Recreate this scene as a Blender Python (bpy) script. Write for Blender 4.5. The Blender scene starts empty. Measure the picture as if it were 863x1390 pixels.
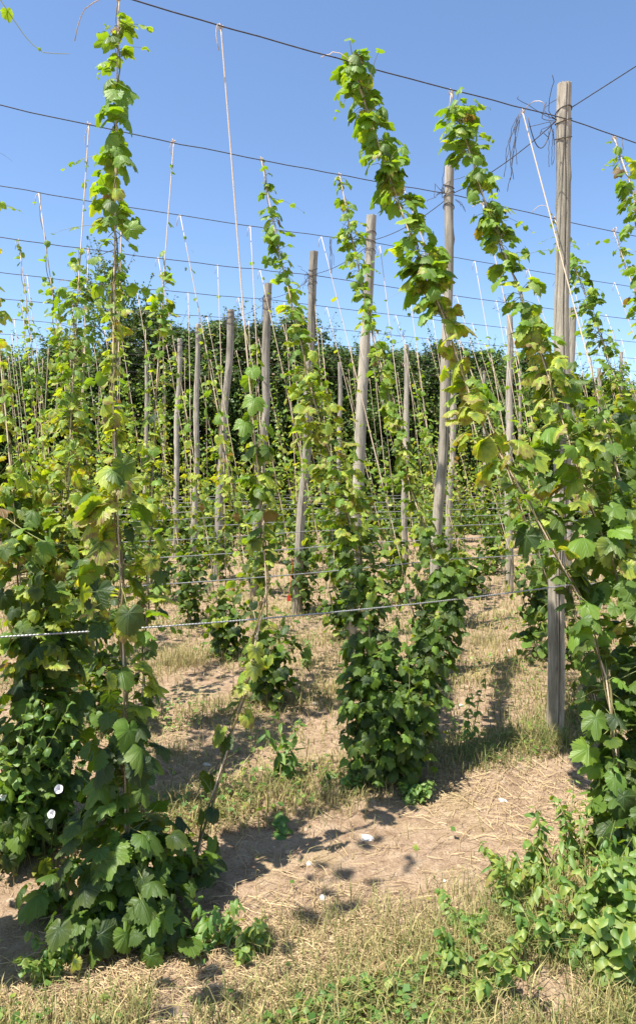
import bpy, math, random
import numpy as np
from mathutils import Vector

# ------------------------------------------------------------------ basics
SC = bpy.context.scene
COL = SC.collection
R = np.random.default_rng(7)
HOR, CX, F = 632.0, 431.5, 940.0          # horizon row, centre column, focal length (photo pixels)
EYE = 1.65
ANG = math.radians(25.3)
U = np.array([math.cos(ANG), math.sin(ANG), 0.0])      # along the wire rows
V = np.array([-math.sin(ANG), math.cos(ANG), 0.0])     # across the rows, away
P0 = np.array([1.47, 4.24, 0.0])                       # foot of the nearest pole
STEP = 1.262                                           # row spacing
ZW, ZL = 3.75, 0.93                                    # overhead and low wire heights
UP = np.array([0, 0, 1.0])

def at(px, py, Y):
    return np.array([(px - CX) / F * Y, Y, EYE - (py - HOR) / F * Y])
def ground(px, py):
    return at(px, py, F * EYE / (py - HOR))
def loc(s, v, z=0.0):
    return P0 + U * s + V * v + np.array([0, 0, z])
def row_pt(px, n, z=ZW):
    """point of row n seen at screen column px"""
    k = (px - CX) / F
    o = P0 + V * (n * STEP)
    s = (k * o[1] - o[0]) / (U[0] - k * U[1])
    p = o + U * s
    p[2] = z
    return p
def row_s(px, n):
    return float(np.dot(row_pt(px, n) - P0, U))
def smooth_noise(x, y, seed=0):
    r = np.random.default_rng(seed)
    out = 0
    for k in range(7):
        a = r.uniform(0, 2 * math.pi); f = r.uniform(.6, 2.2); ph = r.uniform(0, 6.28)
        out = out + np.sin((np.cos(a) * x + np.sin(a) * y) * f + ph)
    return out / 7.0

class MB:
    """collects vertices and faces, builds one mesh"""
    def __init__(s):
        s.v = []; s.t = []; s.q = []; s.c = []; s.l = []; s.n = 0; s.mt = []; s.mq = []
    def add(s, v, t=None, q=None, c=None, l=None, m=0):
        v = np.asarray(v, dtype=np.float32).reshape(-1, 3)
        k = len(v)
        s.v.append(v)
        s.c.append(np.zeros((k, 4), np.float32) if c is None else np.asarray(c, np.float32))
        s.l.append(np.zeros((k, 3), np.float32) if l is None else np.asarray(l, np.float32))
        if t is not None and len(t):
            t = np.asarray(t, np.int64) + s.n; s.t.append(t); s.mt.append(np.full(len(t), m))
        if q is not None and len(q):
            q = np.asarray(q, np.int64) + s.n; s.q.append(q); s.mq.append(np.full(len(q), m))
        s.n += k
    def tube(s, pts, rad, k=6, col=(0, 0, 0, 0), m=0, cap=True):
        pts = np.asarray(pts, float); n = len(pts)
        rad = np.broadcast_to(np.asarray(rad, float), (n,))
        d = np.gradient(pts, axis=0); d /= np.linalg.norm(d, axis=1)[:, None] + 1e-9
        ref = np.where((np.abs(d[:, 2]) > .9)[:, None], np.array([[1.0, 0, 0]]), np.array([[0, 0, 1.0]]))
        if np.abs(d[:, 2]).mean() > .5: ref = np.tile([[1.0, 0, 0]], (n, 1))
        else: ref = np.tile([[0, 0, 1.0]], (n, 1))
        a = np.cross(d, ref); a /= np.linalg.norm(a, axis=1)[:, None] + 1e-9
        b = np.cross(d, a)
        th = np.arange(k) * 2 * math.pi / k
        v = pts[:, None, :] + rad[:, None, None] * (np.cos(th)[None, :, None] * a[:, None, :] + np.sin(th)[None, :, None] * b[:, None, :])
        i = np.arange(n - 1)[:, None] * k; j = np.arange(k)[None, :]; j2 = (j + 1) % k
        q = np.stack([i + j, i + j2, i + k + j2, i + k + j], -1).reshape(-1, 4)
        v = v.reshape(-1, 3)
        c = np.tile(np.array(col, np.float32), (len(v), 1))
        tri = []
        if cap and k > 2:
            for m0 in range(1, k - 1):
                tri.append((0, m0 + 1, m0)); tri.append(((n - 1) * k, (n - 1) * k + m0, (n - 1) * k + m0 + 1))
        s.add(v, t=tri, q=q, c=c, m=m)
    def build(s, name, mats, parent=None, smooth=True, origin=None):
        me = bpy.data.meshes.new(name)
        v = np.concatenate(s.v) if s.v else np.zeros((0, 3), np.float32)
        if origin is not None: v = v - np.asarray(origin, np.float32)
        t = np.concatenate(s.t) if s.t else np.zeros((0, 3), np.int64)
        q = np.concatenate(s.q) if s.q else np.zeros((0, 4), np.int64)
        me.vertices.add(len(v)); me.vertices.foreach_set('co', v.astype(np.float32).ravel())
        nl = len(t) * 3 + len(q) * 4
        me.loops.add(nl)
        me.loops.foreach_set('vertex_index', np.concatenate([t.ravel(), q.ravel()]).astype(np.int32))
        me.polygons.add(len(t) + len(q))
        st = np.concatenate([np.arange(len(t)) * 3, len(t) * 3 + np.arange(len(q)) * 4]).astype(np.int32)
        me.polygons.foreach_set('loop_start', st)
        mi = np.concatenate((s.mt if s.mt else [np.zeros(0)]) + (s.mq if s.mq else [np.zeros(0)])).astype(np.int32)
        me.polygons.foreach_set('material_index', mi)
        me.polygons.foreach_set('use_smooth', np.full(len(t) + len(q), smooth))
        a = me.attributes.new('lc', 'FLOAT_COLOR', 'POINT'); a.data.foreach_set('color', np.concatenate(s.c).astype(np.float32).ravel())
        a = me.attributes.new('luv', 'FLOAT_VECTOR', 'POINT'); a.data.foreach_set('vector', np.concatenate(s.l).astype(np.float32).ravel())
        for m in (mats if isinstance(mats, (list, tuple)) else [mats]): me.materials.append(m)
        me.update(calc_edges=True); me.validate()
        o = bpy.data.objects.new(name, me); COL.objects.link(o)
        if origin is not None and parent is None: o.location = origin
        if parent is not None: o.parent = parent
        return o

def empty(name, l, rz=0.0):
    o = bpy.data.objects.new(name, None); COL.objects.link(o)
    o.location = tuple(l); o.rotation_euler = (0, 0, rz); o.empty_display_size = .1
    return o
def tag(o, label=None, cat=None, group=None, kind=None):
    if label: o['label'] = label
    if cat: o['category'] = cat
    if group: o['group'] = group
    if kind: o['kind'] = kind
    return o
ORD = ['zeroth', 'first', 'second', 'third', 'fourth', 'fifth', 'sixth', 'seventh', 'eighth', 'ninth', 'tenth', 'eleventh', 'twelfth',
       'thirteenth', 'fourteenth', 'fifteenth', 'sixteenth', 'seventeenth', 'eighteenth', 'nineteenth', 'twentieth']

# ------------------------------------------------------------------ materials
def newmat(name):
    m = bpy.data.materials.new(name); m.use_nodes = True
    nt = m.node_tree; nt.nodes.clear()
    out = nt.nodes.new('ShaderNodeOutputMaterial')
    return m, nt, out
def N(nt, typ, **kw):
    n = nt.nodes.new(typ)
    for k, v in kw.items():
        if k.startswith('i_'): n.inputs[k[2:]].default_value = v
        else: setattr(n, k, v)
    return n
def math_(nt, op, a, b=None, c=None, clamp=False):
    n = nt.nodes.new('ShaderNodeMath'); n.operation = op; n.use_clamp = clamp
    for i, x in enumerate((a, b, c)):
        if x is None: continue
        if isinstance(x, (int, float)): n.inputs[i].default_value = x
        else: nt.links.new(x, n.inputs[i])
    return n.outputs[0]
def mixc(nt, f, a, b, blend='MIX'):
    n = nt.nodes.new('ShaderNodeMix'); n.data_type = 'RGBA'; n.blend_type = blend
    for i, x in ((0, f), (6, a), (7, b)):
        if isinstance(x, (int, float)): n.inputs[i].default_value = x
        elif isinstance(x, tuple): n.inputs[i].default_value = x + (1,) if len(x) == 3 else x
        else: nt.links.new(x, n.inputs[i])
    return n.outputs[2]
def ramp(nt, f, stops):
    n = nt.nodes.new('ShaderNodeValToRGB'); e = n.color_ramp.elements
    while len(e) < len(stops): e.new(.5)
    for x, (p, c) in zip(e, stops):
        x.position = p; x.color = (*c, 1) if len(c) == 3 else c
    nt.links.new(f, n.inputs[0]); return n.outputs[0]

def leaf_material(name, dark, mid, yellow, brown, transl=.38, rough=.5, veins=True, spec=.5):
    m, nt, out = newmat(name)
    L = nt.links.new
    at_ = N(nt, 'ShaderNodeAttribute', attribute_name='lc')
    uv = N(nt, 'ShaderNodeAttribute', attribute_name='luv')
    sp = N(nt, 'ShaderNodeSeparateColor'); L(at_.outputs['Color'], sp.inputs[0])
    yel, val, edge = sp.outputs[0], sp.outputs[1], sp.outputs[2]
    tc = N(nt, 'ShaderNodeTexCoord')
    noi = N(nt, 'ShaderNodeTexNoise', i_Scale=34.0, i_Detail=3.0); L(tc.outputs['Object'], noi.inputs['Vector'])
    nz = noi.outputs['Fac']
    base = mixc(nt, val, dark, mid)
    vein = None
    if veins:
        sx = N(nt, 'ShaderNodeSeparateXYZ'); L(uv.outputs['Vector'], sx.inputs[0])
        x, y = sx.outputs[0], sx.outputs[1]
        r = math_(nt, 'SQRT', math_(nt, 'ADD', math_(nt, 'MULTIPLY', x, x), math_(nt, 'MULTIPLY', y, y)))
        ang = math_(nt, 'ABSOLUTE', math_(nt, 'ARCTAN2', x, y))
        best = None; bd = None
        for a0 in (0.0, .82, 1.8):
            d = math_(nt, 'ABSOLUTE', math_(nt, 'SUBTRACT', ang, a0))
            best = d if best is None else math_(nt, 'MINIMUM', best, d)
        dist = math_(nt, 'MULTIPLY', best, r)
        v1 = math_(nt, 'SUBTRACT', 1.0, math_(nt, 'MULTIPLY', dist, 42.0), clamp=True)
        ph = math_(nt, 'SUBTRACT', math_(nt, 'MULTIPLY', r, 60.0), math_(nt, 'MULTIPLY', dist, 75.0))
        s2 = math_(nt, 'MULTIPLY', math_(nt, 'SUBTRACT', math_(nt, 'SINE', ph), .72), 2.4, clamp=True)
        vein = math_(nt, 'MAXIMUM', v1, math_(nt, 'MULTIPLY', s2, .55))
    e2 = math_(nt, 'SUBTRACT', edge, .45)
    g = math_(nt, 'MULTIPLY', yel, math_(nt, 'ADD', .82, math_(nt, 'MULTIPLY', e2, 1.7)))
    g = math_(nt, 'ADD', g, math_(nt, 'MULTIPLY', math_(nt, 'SUBTRACT', nz, .5), math_(nt, 'MULTIPLY', yel, 1.6)))
    if vein is not None: g = math_(nt, 'SUBTRACT', g, math_(nt, 'MULTIPLY', vein, math_(nt, 'MULTIPLY', yel, .8)))
    g = math_(nt, 'ADD', g, 0.0, clamp=True)
    c = mixc(nt, g, base, yellow)
    b = math_(nt, 'MULTIPLY', math_(nt, 'SUBTRACT', math_(nt, 'ADD', g, math_(nt, 'MULTIPLY', nz, .75)), 1.16), 3.0, clamp=True)
    b = math_(nt, 'MULTIPLY', b, math_(nt, 'GREATER_THAN', yel, .62))
    c = mixc(nt, b, c, brown)
    bw = math_(nt, 'GREATER_THAN', yel, 1.3)
    c = mixc(nt, bw, c, brown)
    if vein is not None: c = mixc(nt, math_(nt, 'MULTIPLY', vein, .30), c, (.22, .28, .10))
    pr = N(nt, 'ShaderNodeBsdfPrincipled', i_Roughness=rough); L(c, pr.inputs['Base Color'])
    pr.inputs['Specular IOR Level'].default_value = spec
    tr = N(nt, 'ShaderNodeBsdfTranslucent')
    tcx = mixc(nt, 1.0, c, (2.3, 2.1, .4), 'MULTIPLY'); L(tcx, tr.inputs['Color'])
    if vein is not None:
        bp = N(nt, 'ShaderNodeBump', i_Strength=.55, i_Distance=.004)
        L(math_(nt, 'ADD', math_(nt, 'MULTIPLY', vein, -1.0), math_(nt, 'MULTIPLY', nz, .6)), bp.inputs['Height'])
        L(bp.outputs[0], pr.inputs['Normal'])
    mx = N(nt, 'ShaderNodeMixShader', i_Fac=transl); L(pr.outputs[0], mx.inputs[1]); L(tr.outputs[0], mx.inputs[2])
    L(mx.outputs[0], out.inputs[0])
    return m

M = {}
M['leaf'] = leaf_material('hop_leaf', (.014, .042, .007), (.145, .27, .026), (.42, .48, .05), (.20, .13, .06))
M['leaf_far'] = leaf_material('hop_leaf_small', (.022, .060, .009), (.155, .28, .030), (.40, .48, .05), (.20, .13, .06), veins=False)
M['tree_leaf'] = leaf_material('tree_leaf', (.010, .026, .006), (.09, .17, .026), (.16, .20, .04), (.2, .12, .05), transl=.16, rough=.5, veins=False, spec=.35)
M['weed_leaf'] = leaf_material('weed_leaf', (.05, .12, .02), (.12, .24, .05), (.34, .38, .08), (.26, .17, .07), transl=.36, rough=.5, veins=False)

def simple(name, col1, col2, scale=(20, 20, 20), rough=.8, bump=0.0, metal=0.0, spec=.3, detail=6, transl=0.0):
    m, nt, out = newmat(name); L = nt.links.new
    tc = N(nt, 'ShaderNodeTexCoord'); mp = N(nt, 'ShaderNodeMapping'); mp.inputs['Scale'].default_value = scale
    L(tc.outputs['Object'], mp.inputs[0])
    no = N(nt, 'ShaderNodeTexNoise', i_Scale=1.0, i_Detail=float(detail), i_Roughness=.65); L(mp.outputs[0], no.inputs['Vector'])
    c = ramp(nt, no.outputs['Fac'], [(.3, col1), (.7, col2)])
    pr = N(nt, 'ShaderNodeBsdfPrincipled', i_Roughness=rough, i_Metallic=metal); L(c, pr.inputs['Base Color'])
    pr.inputs['Specular IOR Level'].default_value = spec
    if bump:
        bp = N(nt, 'ShaderNodeBump', i_Strength=bump, i_Distance=.01); L(no.outputs['Fac'], bp.inputs['Height']); L(bp.outputs[0], pr.inputs['Normal'])
    L(pr.outputs[0], out.inputs[0])
    return m
M['stem'] = simple('hop_stem', (.12, .12, .04), (.24, .17, .08), (60, 60, 25), .7)
M['petiole'] = simple('petiole', (.16, .22, .06), (.28, .26, .10), (60, 60, 30), .6)
M['twine'] = simple('coir_twine', (.50, .36, .24), (.74, .60, .46), (300, 300, 120), .95, .3)
M['iron'] = simple('dark_iron_wire', (.05, .042, .038), (.13, .11, .10), (60, 60, 60), .6, 0, .4)
M['zinc'] = simple('galvanised_wire', (.34, .335, .33), (.52, .51, .50), (90, 90, 90), .42, 0, .6, .5)
M['bark'] = simple('tree_bark', (.09, .07, .05), (.2, .16, .12), (8, 8, 2), .9, .5)
M['flint'] = simple('flint', (.55, .52, .47), (.85, .83, .78), (30, 30, 30), .7, .3)
M['petal'] = simple('white_petal', (.80, .76, .80), (.88, .87, .88), (80, 80, 80), .6)
M['red'] = simple('red_plastic', (.55, .05, .03), (.62, .08, .05), (30, 30, 30), .4)

# weathered pole wood
m, nt, out = newmat('weathered_wood'); L = nt.links.new
tc = N(nt, 'ShaderNodeTexCoord')
oi = N(nt, 'ShaderNodeObjectInfo')
mp = N(nt, 'ShaderNodeMapping'); mp.inputs['Scale'].default_value = (60, 60, 5.0); L(tc.outputs['Object'], mp.inputs[0])
n1 = N(nt, 'ShaderNodeTexNoise', i_Scale=1.0, i_Detail=8.0, i_Roughness=.7, i_Distortion=1.1); L(mp.outputs[0], n1.inputs['Vector'])
mp2 = N(nt, 'ShaderNodeMapping'); mp2.inputs['Scale'].default_value = (9, 9, 2.2); L(tc.outputs['Object'], mp2.inputs[0])
n2 = N(nt, 'ShaderNodeTexNoise', i_Scale=1.0, i_Detail=5.0); L(mp2.outputs[0], n2.inputs['Vector'])
c1 = ramp(nt, n1.outputs['Fac'], [(.30, (.12, .105, .088)), (.40, (.30, .272, .232)), (.56, (.43, .395, .345)), (.75, (.56, .525, .47))])
c2 = ramp(nt, n2.outputs['Fac'], [(.34, (.66, .66, .60)), (.48, (.98, .96, .90)), (.70, (1.12, 1.08, 1.0))])
c = mixc(nt, 1.0, c1, c2, 'MULTIPLY')
sepz = N(nt, 'ShaderNodeSeparateXYZ'); L(tc.outputs['Object'], sepz.inputs[0])
dk = ramp(nt, math_(nt, 'ADD', math_(nt, 'MULTIPLY', sepz.outputs[2], .9), math_(nt, 'MULTIPLY', n2.outputs['Fac'], .5)), [(.25, (.80, .74, .66)), (.65, (1, 1, 1))])
c = mixc(nt, 1.0, c, dk, 'MULTIPLY')
c = mixc(nt, 1.0, c, ramp(nt, oi.outputs['Random'], [(0, (.80, .79, .78)), (.5, (1.0, .98, .95)), (1, (1.15, 1.14, 1.12))]), 'MULTIPLY')
at_ = N(nt, 'ShaderNodeAttribute', attribute_name='lc')
c = mixc(nt, at_.outputs['Fac'], c, (.025, .02, .016))
pr = N(nt, 'ShaderNodeBsdfPrincipled', i_Roughness=.85); pr.inputs['Specular IOR Level'].default_value = .25
bp = N(nt, 'ShaderNodeBump', i_Strength=.8, i_Distance=.006); L(n1.outputs['Fac'], bp.inputs['Height']); L(bp.outputs[0], pr.inputs['Normal'])
L(c, pr.inputs['Base Color']); L(pr.outputs[0], out.inputs[0])
M['wood'] = m

# ground
m, nt, out = newmat('dry_soil'); L = nt.links.new
tc = N(nt, 'ShaderNodeTexCoord')
def noise(scale, det=6.0, rough=.6, dist=0.0):
    n = N(nt, 'ShaderNodeTexNoise', i_Scale=scale, i_Detail=det, i_Roughness=rough, i_Distortion=dist); L(tc.outputs['Object'], n.inputs['Vector']); return n.outputs['Fac']
a, b, c_ = noise(1.6), noise(14.0, 8.0, .7), noise(120.0, 4.0, .7)
c1 = ramp(nt, b, [(.3, (.20, .13, .08)), (.5, (.34, .24, .16)), (.7, (.44, .33, .23))])
c2 = ramp(nt, c_, [(.3, (.62, .58, .54)), (.5, (1, 1, 1)), (.72, (1.35, 1.3, 1.2))])
c1 = mixc(nt, 1.0, c1, c2, 'MULTIPLY')
gmask = math_(nt, 'MULTIPLY', math_(nt, 'SUBTRACT', a, .52), 5.0, clamp=True)
c1 = mixc(nt, math_(nt, 'MULTIPLY', gmask, .55), c1, mixc(nt, c_, (.30, .24, .09), (.48, .40, .19)))
pr = N(nt, 'ShaderNodeBsdfPrincipled', i_Roughness=.95); pr.inputs['Specular IOR Level'].default_value = .1
bp = N(nt, 'ShaderNodeBump', i_Strength=.9, i_Distance=.02)
L(math_(nt, 'ADD', b, math_(nt, 'MULTIPLY', c_, .5)), bp.inputs['Height']); L(bp.outputs[0], pr.inputs['Normal'])
L(c1, pr.inputs['Base Color']); L(pr.outputs[0], out.inputs[0])
M['soil'] = m

# straw and grass: colour from attribute
def attr_mat(name, ca, cb, transl=.3, rough=.6):
    m, nt, out = newmat(name); L = nt.links.new
    at_ = N(nt, 'ShaderNodeAttribute', attribute_name='lc')
    sp = N(nt, 'ShaderNodeSeparateColor'); L(at_.outputs['Color'], sp.inputs[0])
    c = mixc(nt, sp.outputs[0], ca, cb)
    c = mixc(nt, 1.0, c, ramp(nt, sp.outputs[1], [(0, (.6, .6, .6)), (1, (1.25, 1.25, 1.25))]), 'MULTIPLY')
    pr = N(nt, 'ShaderNodeBsdfPrincipled', i_Roughness=rough); L(c, pr.inputs['Base Color']); pr.inputs['Specular IOR Level'].default_value = .25
    tr = N(nt, 'ShaderNodeBsdfTranslucent'); L(c, tr.inputs['Color'])
    mx = N(nt, 'ShaderNodeMixShader', i_Fac=transl); L(pr.outputs[0], mx.inputs[1]); L(tr.outputs[0], mx.inputs[2]); L(mx.outputs[0], out.inputs[0])
    return m
M['straw'] = attr_mat('straw', (.56, .42, .23), (.32, .22, .12), .15)
M['grass'] = attr_mat('grass', (.11, .19, .035), (.52, .42, .19), .35)

# ------------------------------------------------------------------ leaves
def leaf_templates(lod, kind='hop', K=8, seed=3):
    r = np.random.default_rng(seed + lod * 10 + len(kind))
    out = []
    K = 14 if kind == 'hop' and lod < 2 else K
    NA = {0: 58, 1: 18, 2: 10, 3: 4}[lod]
    rings = {0: (.3, .65, 1.0), 1: (.55, 1.0), 2: (1.0,), 3: (1.0,)}[lod]
    for k in range(K):
        th = np.linspace(-math.pi, math.pi, NA, endpoint=False) + math.pi / NA * 0
        ad = np.abs(th)
        if kind == 'hop':
            depth = r.uniform(.25, .95) * (r.random() < .55)
            ctrl_a = [0, .22, .48, .80, 1.1, 1.45, 1.85, 2.35, 2.8, math.pi]
            ctrl_r = [1.0, .90 - .05 * depth, .80 - .34 * depth, .76 + .04 * depth, .70, .62 - .10 * depth, .64, .60, .48, .10]
        elif kind == 'long':
            ctrl_a = [0, .25, .6, 1.2, 2.0, math.pi]; ctrl_r = [1.0, .7, .38, .2, .14, .04]
        elif kind == 'heart':
            ctrl_a = [0, .3, .8, 1.4, 2.1, 2.7, math.pi]; ctrl_r = [1.0, .80, .58, .47, .46, .36, .05]
        else:
            ctrl_a = [0, .5, 1.2, 2.0, math.pi]; ctrl_r = [1.0, .62, .42, .38, .2]
        if lod == 3:
            th = np.array([0.0, .95, math.pi, -.95]); rr = np.array([1.0, .62, .18, .62])
            if kind == 'long': rr = np.array([1.0, .4, .1, .4])
        elif lod == 2 and kind == 'hop':
            th = np.array([0, .42, .85, 1.3, 1.85, math.pi, -1.85, -1.3, -.85, -.42]); ad = np.abs(th)
            rr = np.interp(ad, ctrl_a, ctrl_r)
        else:
            rr = np.interp(ad, ctrl_a, ctrl_r)
        rr = rr * (1 + .07 * np.sin(th + r.uniform(0, 6))) if lod < 3 else rr
        if lod == 0:
            rr = rr * (1 + .042 * np.where(np.arange(NA) % 2 == 0, 1, -1)) * (1 + .05 * r.standard_normal(NA))
        vs = [np.zeros((1, 3))]; ed = [np.zeros(1)]
        dro, fold, curl, ph = r.uniform(.2, 1.0), r.uniform(-.25, .35), r.uniform(.04, .14), r.uniform(0, 6.28)
        tw = r.uniform(-.25, .25)
        for q in rings:
            x = np.sin(th) * rr * q; y = np.cos(th) * rr * q
            rad = np.hypot(x, y)
            z = -dro * rad ** 2 * .6 + fold * np.abs(x) * .8 - dro * .5 * np.abs(x) ** 1.5 + curl * q * q * np.sin(3 * th + ph) + .03 * q * np.cos(7.6 * ad) + tw * x * y
            vs.append(np.stack([x, y, z], 1)); ed.append(np.full(len(th), q))
        v = np.concatenate(vs); e = np.concatenate(ed)
        n = len(th); tris = []
        order = np.argsort(th); nxt = {int(order[i]): int(order[(i + 1) % n]) for i in range(n)}
        for i in range(n):
            j = nxt[i]
            tris.append((0, 1 + j, 1 + i))
            for g in range(len(rings) - 1):
                a, b = 1 + g * n, 1 + (g + 1) * n
                tris.append((a + i, a + j, b + i)); tris.append((a + j, b + j, b + i))
        v = v * (.72 if kind == 'hop' else .92)
        out.append((v, np.array(tris), e))
    return out
TPL = {}
def tpl(lod, kind):
    if (lod, kind) not in TPL: TPL[(lod, kind)] = leaf_templates(lod, kind)
    return TPL[(lod, kind)]

def nrm(a):
    return a / (np.linalg.norm(a, axis=-1, keepdims=True) + 1e-9)
def emit(mb, pos, tip, up, size, yel, val, lod, rng, kind='hop', m=0):
    """pos: petiole end; tip: direction of the leaf tip; up: rough normal"""
    n = len(pos)
    if n == 0: return
    y = nrm(tip); x = nrm(np.cross(y, up)); z = np.cross(x, y)
    T = tpl(lod, kind); ch = rng.integers(0, len(T), n)
    for k, (v, t, e) in enumerate(T):
        I = np.nonzero(ch == k)[0]
        if len(I) == 0: continue
        B = np.stack([x[I], y[I], z[I]], 1)                       # (n,3axes,3)
        sc = size[I][:, None, None]
        P = np.einsum('va,nab->nvb', v, B) * sc + pos[I][:, None, :]
        nv = len(v)
        c = np.zeros((len(I), nv, 4), np.float32)
        c[:, :, 0] = yel[I][:, None]; c[:, :, 1] = val[I][:, None]; c[:, :, 2] = e[None, :]; c[:, :, 3] = 1
        l = np.broadcast_to(v[None], (len(I), nv, 3))
        tt = t[None] + (np.arange(len(I)) * nv)[:, None, None]
        mb.add(P.reshape(-1, 3), t=tt.reshape(-1, 3), c=c.reshape(-1, 4), l=l.reshape(-1, 3), m=m)

def yel_sample(rng, y, n):
    """per-leaf yellowness around mean y; patchy between leaves"""
    a = rng.beta(1.2, 1.6, n)
    on = rng.random(n) < np.clip(.15 + y * 1.35, 0, 1) * (y > .01)
    v = np.where(on, np.clip(a * .8 + y * .55, 0, 1.1), rng.random(n) * .10)
    return np.where(rng.random(n) < ((.014 if y > .05 else .003)), 1.5, v)

def leaf_dirs(rng, out, droop_lo, droop_hi):
    n = len(out)
    d = np.radians(rng.uniform(droop_lo, droop_hi, n))[:, None]
    o = nrm(out + rng.normal(0, .28, out.shape) * np.array([1, 1, .2]))
    tip = o * np.cos(d) - UP * np.sin(d) + rng.normal(0, .16, out.shape)
    up = o * np.sin(d) + UP * np.cos(d) + rng.normal(0, .32, out.shape)
    return tip, up

def leafy_path(mbL, mbS, pts, spread, dens, size, yel, lod, rng, gap=.13, droop=(5, 75), petiole=True, clump=True, shoots=True):
    """leaves round a climbing stem; arrays are sampled at pts; dens = leaves per metre"""
    pts = np.asarray(pts, float)
    seg = np.linalg.norm(np.diff(pts, axis=0), axis=1); cum = np.concatenate([[0], np.cumsum(seg)])
    tot = cum[-1]
    step = gap; nodes = []
    x = rng.uniform(0, step)
    while x < tot:
        nodes.append(x); x += step * rng.uniform(.6, 1.4)
    az0 = rng.uniform(0, 6.28)
    for i, x in enumerate(nodes):
        f = lambda a: np.interp(x, cum, a)
        p = np.array([f(pts[:, k]) for k in range(3)])
        sp, de, sz, ye = f(spread), f(dens), f(size), f(yel)
        lam = de * step * (np.clip(1.12 + 1.15 * math.sin(i * 1.9 + az0) * math.sin(i * .73 + 2 * az0), .12, 2.4) if lod == 0 and p[2] > 2.0 else 1)
        vm = .28 + .60 * min(1, max(0, (p[2] - .8) / 1.6))  # young top leaves paler; lit tops and low shade also put into leaf colour
        k = rng.poisson(lam) if lam > .05 else 0
        if k == 0: continue
        az = az0 + i * 1.2 + rng.choice([0, math.pi], k) + rng.normal(0, .6, k)
        o = np.stack([np.cos(az), np.sin(az), np.zeros(k)], 1)
        dist = sp * rng.uniform(.25, 1.0, k) ** .8
        h = rng.normal(0, .35, k) * step * 1.2 + np.minimum(dist, .3) * rng.uniform(-.45, .5, k)
        pos = p + o * dist[:, None] + UP * h[:, None]
        tip, up = leaf_dirs(rng, o, *droop)
        s = sz * rng.uniform(.55, 1.15, k)
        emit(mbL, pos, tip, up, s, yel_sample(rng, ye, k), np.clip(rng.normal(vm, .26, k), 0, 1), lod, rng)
        if petiole and lod <= 1:
            for j in range(k):
                a = p + UP * (h[j] * .3)
                mid = (a + pos[j]) / 2 + UP * .02 * rng.uniform(0, 1)
                mbS.tube([a, mid, pos[j]], [.0022, .0018, .0012], 3, m=1, cap=False)

def side_shoots(mbL, mbS, pts, n, lo, hi, size, yel, rng):
    for _ in range(n):
        i = int(rng.uniform(lo, hi) * (len(pts) - 1)); p = pts[i]; az = rng.uniform(0, 6.28); ln = rng.uniform(.08, .26)
        o = np.array([math.cos(az), math.sin(az), 0]); t = np.linspace(0, 1, 7)[:, None]
        q = p + o * t * ln + UP * (rng.uniform(-.1, .5) * t - .35 * t ** 2) * ln
        mbS.tube(q, np.linspace(.0016, .0006, 7), 3, m=1, cap=False)
        for j, sz in ((2, .9), (4, .7), (5, .5), (6, .3)):
            if rng.random() < .2: continue
            a2 = az + rng.normal(0, 1.2); oo = np.array([[math.cos(a2), math.sin(a2), 0]]); tp_, up_ = leaf_dirs(rng, oo, -20, 60)
            emit(mbL, q[j][None], tp_, up_, np.array([size * sz]), np.array([rng.random() * yel]), np.array([np.clip(rng.normal(.85, .15), 0, 1)]), 1, rng)

def blob(mbL, c, rx, rz, n, size, yel, lod, rng, droop=(0, 75), shell=.55, ry=None):
    d = nrm(rng.normal(0, 1, (n, 3)))
    q = np.where(rng.random(n) < .6, rng.uniform(0, .62, n), rng.uniform(.6, 1.05, n))
    ry = rx if ry is None else ry
    pos = c + d * q[:, None] * np.array([rx, ry, rz])
    pos[:, 2] = np.maximum(pos[:, 2], .02 + rng.random(n) * .06)
    o = nrm(d * np.array([1, 1, .15]) + rng.normal(0, .3, (n, 3)) * np.array([1, 1, 0]))
    tip, up = leaf_dirs(rng, o, *droop)
    emit(mbL, pos, tip, up, size * rng.uniform(.5, 1.2, n), yel_sample(rng, yel, n), np.clip(rng.normal(.30, .32, n), 0, 1), lod, rng)  # low mean tone puts the shade of the bushy foot into leaf colour

def stem_line(mbS, pts, r, rng, wob=.012, m=0, k=5):
    """a stem winding round its line"""
    pts = np.asarray(pts, float)
    seg = np.linalg.norm(np.diff(pts, axis=0), axis=1); cum = np.concatenate([[0], np.cumsum(seg)])
    n = max(8, int(cum[-1] / .05)); t = np.linspace(0, cum[-1], n)
    q = np.stack([np.interp(t, cum, pts[:, i]) for i in range(3)], 1)
    ph = rng.uniform(0, 6.28); w = t * 14 + ph
    q[:, 0] += wob * np.cos(w); q[:, 1] += wob * np.sin(w)
    mbS.tube(q, np.linspace(r, r * .45, n), k, m=m, cap=False)

def resample(pts, n=60):
    pts = np.asarray(pts, float)
    seg = np.linalg.norm(np.diff(pts, axis=0), axis=1); cum = np.concatenate([[0], np.cumsum(seg)])
    t = np.linspace(0, cum[-1], n)
    return np.stack([np.interp(t, cum, pts[:, i]) for i in range(3)], 1)

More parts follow.
